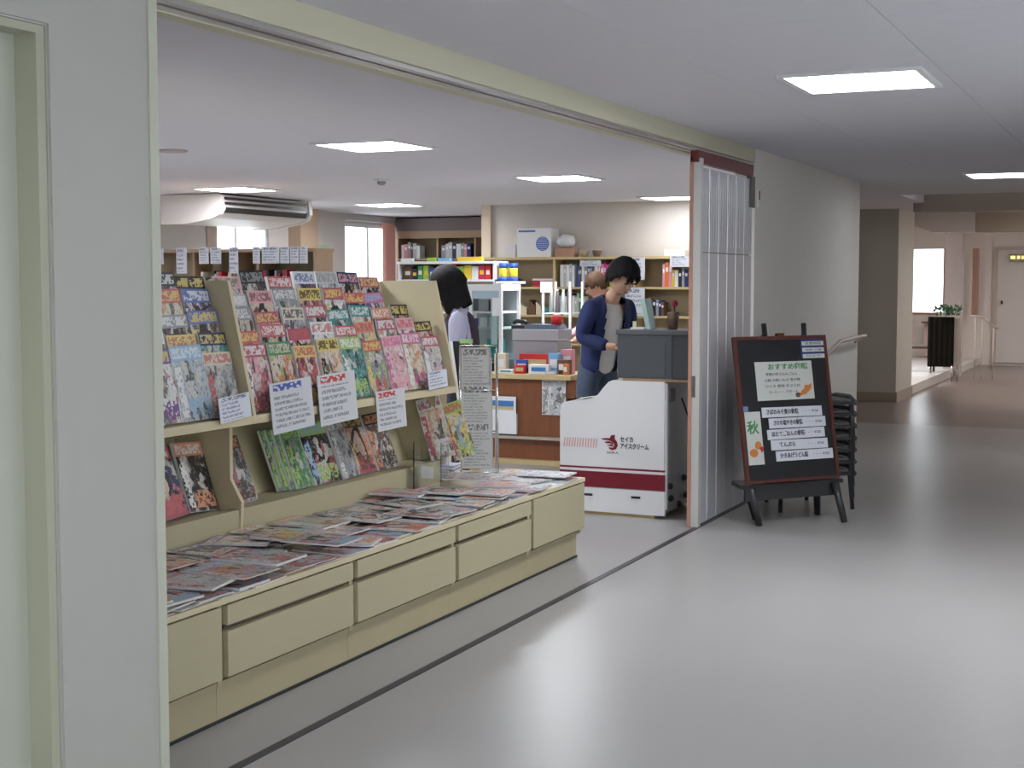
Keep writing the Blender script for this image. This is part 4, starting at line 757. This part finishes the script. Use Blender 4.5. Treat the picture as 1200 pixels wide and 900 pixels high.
for j, s in enumerate(['さばのみそ煮の御膳', 'さけの塩やきの御膳', 'ほたてごはんの御膳', 'てんぷら', 'かきあげうどん膳']):
    x0 = [.16, .205, .185, .205, .235][j]; x1 = [.615, .635, .62, .635, .668][j]; yc = .43-.068*j
    c = card(x0, x1, yc-.031, yc+.031, SP, 'menu_strip', rr=-.5+.4*(j % 3))
    letters(s, .034, INK, c, (-(x1-x0)/2+.03+(.03 if j == 3 else 0), 0, .005), (0, 0, 0), 'LEFT', width=[.24, .22, .25, .12, .21][j], bold=.001); letters('・・・ ¥750', .022, INK, c, ((x1-x0)/2-.03, 0, .005), (0, 0, 0), 'RIGHT', width=.12)
lampb = card(.02, .06, .44, .475, mat('clip_blue', (.25, .35, .6), .15, metal=.4), 'clip', 'shiny bluish clip')
part('top_clip', B(.33, .38, BH, BH+.018, -.02, .01), REDW, t)
# stand below the board
t = thing('display_stand', 'low black stand with splayed legs carrying the menu board', 'stand', (-2.1, 8.85, 0))
q = [(-2.33, 8.45), (-1.83, 9.02), (-1.98, 9.14), (-2.44, 8.62)]
part('seat_board', MB().prism(q, 'z', .238, .262), SEATB, t, world=True)
part('apron', MB().prism([(-2.31, 8.49), (-1.86, 9.01), (-1.88, 9.03), (-2.33, 8.51)], 'z', .16, .238), SEATB, t, world=True)
for (a, b_) in (((-2.29, 8.53, .24), (-2.25, 8.585, 0)), ((-1.87, 8.97, .24), (-1.80, 8.935, 0)), ((-2.36, 8.66, .24), (-2.33, 8.80, 0)), ((-2.01, 9.08, .24), (-2.02, 9.16, 0))):
    A, Bv = Vector(a), Vector(b_); M_ = (A+Bv)/2+Vector((0.0, .0, 0)); part('leg', MB().tube([A, M_, Bv], .026, 8, r2=.02), SEATB, t, world=True)
def chair_parts(t):
    part('seat', MB().prism([(-.28, -.22), (.28, -.22), (.25, .22), (-.25, .22)], 'z', .225, .245), SEATB, t)
    part('cushion', MB().box(-.25, .25, -.2, .2, .245, .262, bev=.006), mat('seat_grey', (.10, .105, .11), .5), t)
    for s in (-1, 1):
        part('arm', MB().tube([(s*.27, -.22, .235), (s*.292, -.1, .268), (s*.292, .08, .268), (s*.27, .2, .235)], .017, 8), mat('chair_arm', (.10, .105, .11), .3), t)
        part('leg', MB().tube([(s*.25, -.20, .225), (s*.26, -.22, .0)], .018, 8, r2=.014), SEATB, t); part('leg', MB().tube([(s*.16, .18, .225), (s*.15, .22, .0)], .018, 8, r2=.014), SEATB, t)
        part('back_post', MB().tube([(s*.13, .2, .235), (s*.14, .25, .5), (s*.15, .30, .745)], .019, 8), SEATB, t)
    part('backrest', MB().box(-.13, .13, .235, .262, .36, .56, bev=.008), SEATB, t)
t0 = thing('stacking_chair', '', 'chair', (-2.20, 9.48, 0), R(40), 'stacked black chairs behind the menu board'); chair_parts(t0); kids = list(t0.children)
for j in range(7):
    if j == 0: c = t0
    else:
        c = t0.copy(); COL.objects.link(c)
        for ch in kids: d = ch.copy(); COL.objects.link(d); d.parent = c
        c.location = (-2.20, 9.48, .078*j)
    c['label'] = 'black stacking chair behind the menu board, ' + ('lowest of the stack' if j == 0 else 'topmost of the stack' if j == 6 else '%s up from the lowest in the stack' % ORD[j-1])
# ================================================================ FAR HALL THINGS
t = thing('privacy_screen', 'dark brown screen on thin metal legs in the far hall', 'screen', (-3.1, 22.3, 0))
mb = MB(); pts = [(-.19+.038*k, -.012 if k % 2 else .0) for k in range(11)]
mb.prism(pts+[(.19, .03), (-.19, .03)], 'z', .22, .97); part('cloth', mb, mat('dark_brown_cloth', (.009, .007, .006), .9, spec=.15), t)
for s in (-.15, .17): part('leg', MB().tube([(s, 0, .0), (s, 0, .25)], .01), CHROME, t)
t = thing('white_screen', 'cream cloth panel on a leg right of the dark screen', 'screen', (-2.88, 22.35, 0)); part('cloth', B(-.06, .07, 0, .03, .25, .95), mat('cream_cloth', (.5, .46, .40), .8), t); part('leg', MB().tube([(.02, .01, 0), (.02, .01, .25)], .01), CHROME, t)
t = thing('potted_plant', 'green leafy plant in a white pot on top of the dark screen', 'plant', (-3.02, 22.3, .985)); part('pot', MB().cyl((-.06, .0, 0), .05, .07, 12, r2=.06), WHITE, t)
lf = MB()
for k in range(150):
    a = random.uniform(0, 6.28); r = random.uniform(.02, .22); z = random.uniform(.02, .16); p = Vector((math.cos(a)*r, math.sin(a)*r*.4, z)); q = p+Vector((random.uniform(-.06, .06), random.uniform(-.02, .02), random.uniform(-.02, .03)))
    m_ = (p+q)/2; nn = Vector((0, 0, .02)); vs = [lf.bm.verts.new(v) for v in (p, m_+nn, q, m_-nn)]; lf.bm.faces.new(vs)
part('foliage', lf, GREEN, t)
t = thing('hall_rail', 'slim pale handrail descending beside the screens in the far hall', 'handrail', (-2.6, 23, 0)); part('rail', MB().tube([(-.15, 0, .98), (0, .1, .95), (.2, .3, .78)], .012), mat('pale_rail', (.65, .55, .5)), t)
for x, z in ((-.1, .96), (.0, .94), (.17, .8)): part('post', MB().tube([(x, .1, 0), (x, .1, z)], .01), mat('pale_rail', (.65, .55, .5)), t)
t = thing('wooden_table', 'small dark table in front of the far window', 'table', (-3.5, 22.6, .12)); part('tabletop', B(-.3, .28, -.2, .2, .36, .40), mat('table_dark', (.10, .06, .05)), t)
for x in (-.26, .24):
    for y in (-.17, .17): part('leg', MB().box(x-.015, x+.015, y-.015, y+.015, 0, .36), DARK, t)
t = thing('ledge_shelf', 'thin brown ledge under the far window', 'shelf', (-3.75, 26.8, .75)); part('board', B(-.3, .3, -.15, .1, 0, .03), mat('table_dark', (.10, .06, .05)), t); part('support', B(-.28, .28, .05, .1, -.6, 0), mat('pink_panel', (.6, .45, .45)), t)
t = thing('curtain', 'coral curtain hanging right of the far column', 'curtain', (-3.15, 26.8, 0)); mb = MB(); pts = [(-.10+.022*k, -.02 if k % 2 else .01) for k in range(10)]; mb.prism([(x_*.6, y_) for x_, y_ in pts]+[(.06, .03), (-.06, .03)], 'z', .9, 2.09); part('cloth', mb, mat('coral_cloth', (.66, .46, .38), .8), t)
# ================================================================ PEOPLE
def skin_mesh(V_, E_, rad, mats, sub=2, root=0, smooth=True):
    me = bpy.data.meshes.new('tmp'); me.from_pydata([tuple(v) for v in V_], E_, []); o = bpy.data.objects.new('tmp', me); COL.objects.link(o)
    sk = o.modifiers.new('s', 'SKIN'); sk.use_smooth_shade = smooth; sk.branch_smoothing = .4
    for i, d in enumerate(me.skin_vertices[0].data): d.radius = rad[i] if isinstance(rad[i], tuple) else (rad[i], rad[i]); d.use_root = (i == root)
    s = o.modifiers.new('b', 'SUBSURF'); s.levels = sub; s.render_levels = sub
    bpy.context.view_layer.update(); r = bpy.data.meshes.new_from_object(o.evaluated_get(bpy.context.evaluated_depsgraph_get())); bpy.data.objects.remove(o)
    r.materials.clear()
    for m in (mats if isinstance(mats, list) else [mats]): r.materials.append(m)
    return r
def head_bm(bm, M, scale=1.0):
    """head facing -Y, centre at the middle of the skull"""
    r = bmesh.ops.create_uvsphere(bm, u_segments=40, v_segments=28, radius=1); vs = r['verts']
    g = lambda d, c, w: math.exp(-((d-Vector(c)).length/w)**2)
    for v in vs:
        d = v.co.normalized(); k = 1.0
        front = max(0, -d.y)
        x, y, z = d.x*.076, d.y*.094, d.z*.115
        if z < 0: x *= 1-.30*(-d.z)**1.2*(1 if d.y < .3 else .6); y += .0
        if d.z < -.2 and d.y > 0: y *= 1-.35*(-d.z-.2)     # under the skull at the back
        off = Vector((0, -1, 0))*(.024*g(d, (0, -.985, -.12), .16)+.010*g(d, (0, -.99, .02), .12)+.008*g(d, (0, -.80, -.62), .22)+.007*g(d, (0, -.90, -.42), .14)+.005*g(d, (.3, -.93, .2), .2)+.005*g(d, (-.3, -.93, .2), .2))
        off += Vector((0, 1, 0))*(.008*g(d, (.33, -.94, .0), .13)+.008*g(d, (-.33, -.94, 0), .13)+.004*g(d, (0, -.9, -.3), .1))
        v.co = M @ (Vector((x, y, z))*scale+off*scale)
    for s in (-1, 1):
        e = bmesh.ops.create_uvsphere(bm, u_segments=12, v_segments=8, radius=1)
        for v in e['verts']: v.co = M @ (Vector((s*.076+v.co.x*.010, .008+v.co.y*.018+v.co.z*.004, -.008+v.co.z*.030))*scale)
    for f in bm.faces: f.smooth = True
def person(name, lab, loc, rz, J, cloth, hairmat, hair_kind, sc=1.0, headtilt=(0, 0, 0), handpose=None):
    t = thing(name, lab, 'person', loc, rz)
    P_ = {k: Vector(v) for k, v in J.items()}
    # ---- continuous skin surface: trunk, neck, arms and legs
    names = ['pelvis', 'waist', 'chest', 'neck0', 'neck1', 'shL', 'elL', 'wrL', 'shR', 'elR', 'wrR', 'hipL', 'knL', 'anL', 'hipR', 'knR', 'anR']
    names += ['palmL', 'palmR', 'toeL', 'toeR']
    Vv = [P_[n] for n in names]; ix = {n: i for i, n in enumerate(names)}
    Ed = [('pelvis', 'waist'), ('waist', 'chest'), ('chest', 'neck0'), ('neck0', 'neck1'), ('chest', 'shL'), ('shL', 'elL'), ('elL', 'wrL'), ('wrL', 'palmL'), ('chest', 'shR'), ('shR', 'elR'), ('elR', 'wrR'), ('wrR', 'palmR'), ('pelvis', 'hipL'), ('hipL', 'knL'), ('knL', 'anL'), ('anL', 'toeL'), ('pelvis', 'hipR'), ('hipR', 'knR'), ('knR', 'anR'), ('anR', 'toeR')]
    rd = {'pelvis': (.10, .085), 'waist': (.09, .075), 'chest': (.095, .08), 'neck0': .055, 'neck1': .048, 'sh': .044, 'el': .038, 'wr': .026, 'hip': .078, 'kn': .05, 'an': .034, 'palm': (.036, .017), 'toe': .03}
    rad = [rd.get(n, rd.get(n[:-1])) for n in names]
    rad = [(r[0]*sc, r[1]*sc) if isinstance(r, tuple) else r*sc for r in rad]
    me = skin_mesh(Vv, [(ix[a], ix[b]) for a, b in Ed], rad, SKIN)
    bm = bmesh.new(); bm.from_mesh(me)
    HM = Matrix.Translation(P_['head']) @ Matrix.Rotation(R(headtilt[2]), 4, 'Z') @ Matrix.Rotation(R(headtilt[0]), 4, 'X') @ Matrix.Rotation(R(headtilt[1]), 4, 'Y')
    hb = bmesh.new(); head_bm(hb, HM, sc); tmp = bpy.data.meshes.new('tmp'); hb.to_mesh(tmp); hb.free(); bm.from_mesh(tmp)
    for s in 'LR':   # five fingers per hand, unequal and curled
        w, p = P_['wr'+s], P_['palm'+s]; f = (p-w).normalized(); side = f.cross(Vector((0, 0, 1))).normalized(); up = side.cross(f).normalized()
        inward = -1 if s == 'L' else 1
        side = side*1.0
        for k in range(4):
            L_ = (.062, .074, .070, .054)[k]*sc; b0 = p+side*((k-1.5)*.018)*sc*inward-f*.01; p1 = b0+f*L_*.5-up*.008; p2 = p1+(f*.75-up*.65).normalized()*L_*.35; p3 = p2+(f*.2-up*.95).normalized()*L_*.3
            mm = skin_mesh([b0, p1, p2, p3], [(0, 1), (1, 2), (2, 3)], [.0092*sc, .0086*sc, .0078*sc, .0068*sc], SKIN, 1); bm.from_mesh(mm)
        b0 = w+(p-w)*.45+side*(-.028)*sc*inward; p1 = b0+(side*-.7*inward+f*.75).normalized()*.035*sc; p2 = p1+(f*.9-side*.2*inward-up*.4).normalized()*.03*sc
        mm = skin_mesh([b0, p1, p2], [(0, 1), (1, 2)], [.0115*sc, .010*sc, .008*sc], SKIN, 1); bm.from_mesh(mm)
    for f in bm.faces: f.smooth = True
    me = bpy.data.meshes.new('body'); bm.to_mesh(me); bm.free(); me.materials.append(SKIN); link('body', me, t)
    # ---- face parts and hair, in head space
    def hp(name, mb, m, lab=None):
        for v in mb.bm.verts: v.co = HM @ (v.co*sc)
        o = link(name, mb.mesh(name, m), t)
        if lab: o['label'] = lab
        return o
    for s in (-1, 1): hp('eye', MB().ball((s*.030, -.083, -.002), .012, .006, .005, 10).ball((s*.030, -.0885, -.002), .005, .003, .0048, 8, 1), [EYEW, DARK])
    hp('eyebrow', MB().box(-.044, -.016, -.096, -.088, .018, .0225).box(.016, .044, -.096, -.088, .018, .0225), hairmat); hp('mouth', MB().ball((0, -.092, -.056), .020, .007, .006, 10), LIP)
    hb = MB(); r = bmesh.ops.create_uvsphere(hb.bm, u_segments=56, v_segments=40, radius=1); kill = []
    for v in r['verts']:
        d = v.co.normalized(); az = math.atan2(d.x, -d.y); ang = abs(az)  # 0 = front
        if hair_kind == 'short': low = .42 if ang < .9 else (.42-(ang-.9)*1.1 if ang < 1.35 else (-.12 if ang < 1.75 else -.50))
        elif hair_kind == 'bob': low = .30 if ang < .7 else (-.98)
        else: low = .22 if ang < .8 else (-.05 if ang < 1.6 else -.45)
        low += (.05*math.sin(az*11)+.03*math.sin(az*29+1))*(2.2 if hair_kind == 'bob' else 1.0)
        amp = .010*math.sin(az*9+d.z*5)+.007*math.sin(az*23+d.z*11)+.005*random.uniform(-1, 1)
        th = {'short': .036, 'bob': .036, 'tied': .018}[hair_kind]
        x, y, z = d.x*(.076+th), d.y*(.094+th)+.004, d.z*(.115+th)+.004
        if hair_kind == 'bob' and d.z < 0: x = d.x/max(.35, math.hypot(d.x, d.y))*(.086+th*.6)*(1+.12*d.z); y = d.y/max(.35, math.hypot(d.x, d.y))*(.10+th*.6)*(1+.12*d.z); z = d.z*.165
        v.co = Vector((x, y, z))*(1+amp)
        if d.z < low: kill.append(v)
    bmesh.ops.delete(hb.bm, geom=kill, context='VERTS')
    gm = bmesh.ops.solidify(hb.bm, geom=hb.bm.faces[:], thickness=.012)
    if hair_kind != 'tied':
        for k in range(26 if hair_kind == 'short' else 14):      # locks around the fringe and nape
            az = random.uniform(-3.1, 3.1); fr = abs(az) < 1.0; z0 = .06 if fr else .0; rx, ry = .092, .108
            p0 = Vector((math.sin(az)*rx, -math.cos(az)*ry, z0+.02)); L_ = .045 if hair_kind == 'short' else .05
            hb.tube([p0, p0+Vector((math.sin(az)*.012, -math.cos(az)*.010, -L_*.5)), p0+Vector((math.sin(az)*.006, -math.cos(az)*.004, -L_))], .015, 6, r2=.003)
    else: hb.ball((0, .125, .02), .035, .03, .035, 12)
    for f in hb.bm.faces: f.smooth = True
    hp('hair', hb, hairmat)
    cloth(t, P_, ix, sc); return t
def shell(t, name, P_, keys, edges, rad, m, cut=None, lab=None, sub=2):
    ix = {k: i for i, k in enumerate(keys)}; me = skin_mesh([P_[k] for k in keys], [(ix[a], ix[b]) for a, b in edges], rad, m, sub)
    if cut:
        bm = bmesh.new(); bm.from_mesh(me); bmesh.ops.delete(bm, geom=[f for f in bm.faces if cut(f.calc_center_median(), f.normal)], context='FACES'); bm.to_mesh(me); bm.free()
    o = link(name, me, t)
    if lab: o['label'] = lab
def shoes(t, P_, m):
    for s in 'LR':
        a, b_ = P_['an'+s], P_['toe'+s]; part('shoe', MB().ball(((a.x+b_.x)/2, (a.y+b_.y)/2, .045), .048, .135, .045, 14), m, t)
def legs(t, P_, m, r=(.10, .065, .05)):
    P2 = dict(P_); P2['cuL'] = P_['anL']+Vector((0, 0, .03)); P2['cuR'] = P_['anR']+Vector((0, 0, .03))
    shell(t, 'trousers', P2, ['pelvis', 'waist2', 'hipL', 'knL', 'cuL', 'hipR', 'knR', 'cuR'], [('pelvis', 'waist2'), ('pelvis', 'hipL'), ('hipL', 'knL'), ('knL', 'cuL'), ('pelvis', 'hipR'), ('hipR', 'knR'), ('knR', 'cuR')], [(.15, .125), (.14, .11), r[0], r[1], r[2], r[0], r[1], r[2]], m)
def man_cloth(t, P_, ix, sc):
    legs(t, P_, JEANS); shoes(t, P_, DARK)
    shell(t, 'shirt', P_, ['waist', 'pelvis2', 'chest', 'neck0'], [('pelvis2', 'waist'), ('waist', 'chest'), ('chest', 'neck0')], [(.135, .115), (.13, .11), (.155, .118), (.066, .06)], SHIRT, lab='white shirt')
    keys = ['waist', 'pelvis2', 'chest', 'neck0', 'shL', 'elL', 'wrL', 'shR', 'elR', 'wrR']
    ed = [('pelvis2', 'waist'), ('waist', 'chest'), ('chest', 'neck0'), ('chest', 'shL'), ('shL', 'elL'), ('elL', 'wrL'), ('chest', 'shR'), ('shR', 'elR'), ('elR', 'wrR')]
    def cut(c, n): return (n.y < -.15 and abs(c.x+.01) < .085 and c.z > .7) or c.z > 1.455
    shell(t, 'cardigan', P_, keys, ed, [(.168, .14), (.18, .155), (.18, .14), (.075, .07), .082, .062, .044, .082, .062, .044], NAVY, cut, 'navy cardigan, open at the front', 3)
def j_base(dz=0): pass
man = dict(pelvis=(0, .03, .93), waist=(0, -.0, 1.06), chest=(0, -.07, 1.24), neck0=(0, -.13, 1.39), neck1=(0, -.175, 1.45), head=(0, -.235, 1.525),
           shL=(.175, -.10, 1.335), elL=(.225, -.06, 1.10), wrL=(.15, -.27, 1.05), palmL=(.125, -.34, 1.045), shR=(-.175, -.10, 1.335), elR=(-.225, -.05, 1.10), wrR=(-.14, -.25, 1.05), palmR=(-.115, -.32, 1.045),
           hipL=(.10, .03, .88), knL=(.11, .02, .50), anL=(.11, .05, .09), toeL=(.12, -.09, .04), hipR=(-.10, .03, .88), knR=(-.11, .02, .50), anR=(-.11, .05, .09), toeR=(-.12, -.09, .04))
man['pelvis2'] = (0, .03, .82); man['waist2'] = (0, .01, 1.0)
person('person', 'person in a navy open cardigan and white shirt, head bowed, hands at the grey box', (-3.70, 9.62, 0), R(62), man, man_cloth, HAIRB, 'short', 1.04, (38, 0, -6))
w1 = {k: tuple(Vector(v)*.955) for k, v in man.items()}
w1.update(chest=(0, -.02, 1.20), neck0=(0, -.03, 1.335), neck1=(0, -.055, 1.39), head=(0, -.09, 1.46), shL=(.155, -.02, 1.285), shR=(-.155, -.02, 1.285), elL=(.19, -.02, 1.02), elR=(-.19, -.02, 1.02), wrL=(.14, -.2, .96), wrR=(-.14, -.2, .96), palmL=(.12, -.265, .955), palmR=(-.12, -.265, .955), waist=(0, 0, 1.02), pelvis=(0, .02, .88), pelvis2=(0, .02, .80), waist2=(0, .01, .96))
def woman_cloth(top, vest, bottom, lab1, lab2):
    def f(t, P_, ix, sc):
        P_['hem'] = Vector((0, .02, .50)); shell(t, 'skirt', P_, ['pelvis', 'waist2', 'hem'], [('waist2', 'pelvis'), ('pelvis', 'hem')], [(.155, .13), (.13, .11), (.19, .16)], bottom)
        keys = ['waist', 'pelvis2', 'chest', 'neck0', 'shL', 'elL', 'wrL', 'shR', 'elR', 'wrR']; ed = [('pelvis2', 'waist'), ('waist', 'chest'), ('chest', 'neck0'), ('chest', 'shL'), ('shL', 'elL'), ('elL', 'wrL'), ('chest', 'shR'), ('shR', 'elR'), ('elR', 'wrR')]
        shell(t, 'blouse', P_, keys, ed, [(.135, .11), (.15, .125), (.15, .115), (.064, .06), .07, .053, .036, .07, .053, .036], top, None, lab1)
        if vest: shell(t, 'vest', P_, ['waist', 'pelvis2', 'chest', 'neck0'], [('pelvis2', 'waist'), ('waist', 'chest'), ('chest', 'neck0')], [(.155, .13), (.17, .145), (.165, .135), (.085, .08)], vest, (lambda c, n: n.y < -.5 and abs(c.x) < .05) , lab2, 3)
        shoes(t, P_, DARK)
    return f
person('person', 'person with a black bob, lavender sleeves and dark plaid vest, seen from behind left', (-4.12, 8.25, 0), R(-68), w1, woman_cloth(LAV, VEST, NAVYS, 'lavender blouse', 'dark plaid vest'), HAIRB, 'bob', .98, (22, 0, 8))
w2 = dict(w1); w2.update(wrL=(.13, -.33, 1.0), palmL=(.11, -.40, .99), wrR=(-.13, -.33, 1.0), palmR=(-.11, -.40, .99), elL=(.2, -.12, 1.08), elR=(-.2, -.12, 1.08))
person('person', 'person with brown hair and pink sleeves bending over the counter behind the man', (-4.56, 11.98, 0), R(-38), w2, woman_cloth(PINKC, NAVY, NAVYS, 'pink blouse', 'dark vest'), HAIRR, 'tied', .97, (28, 0, -25))
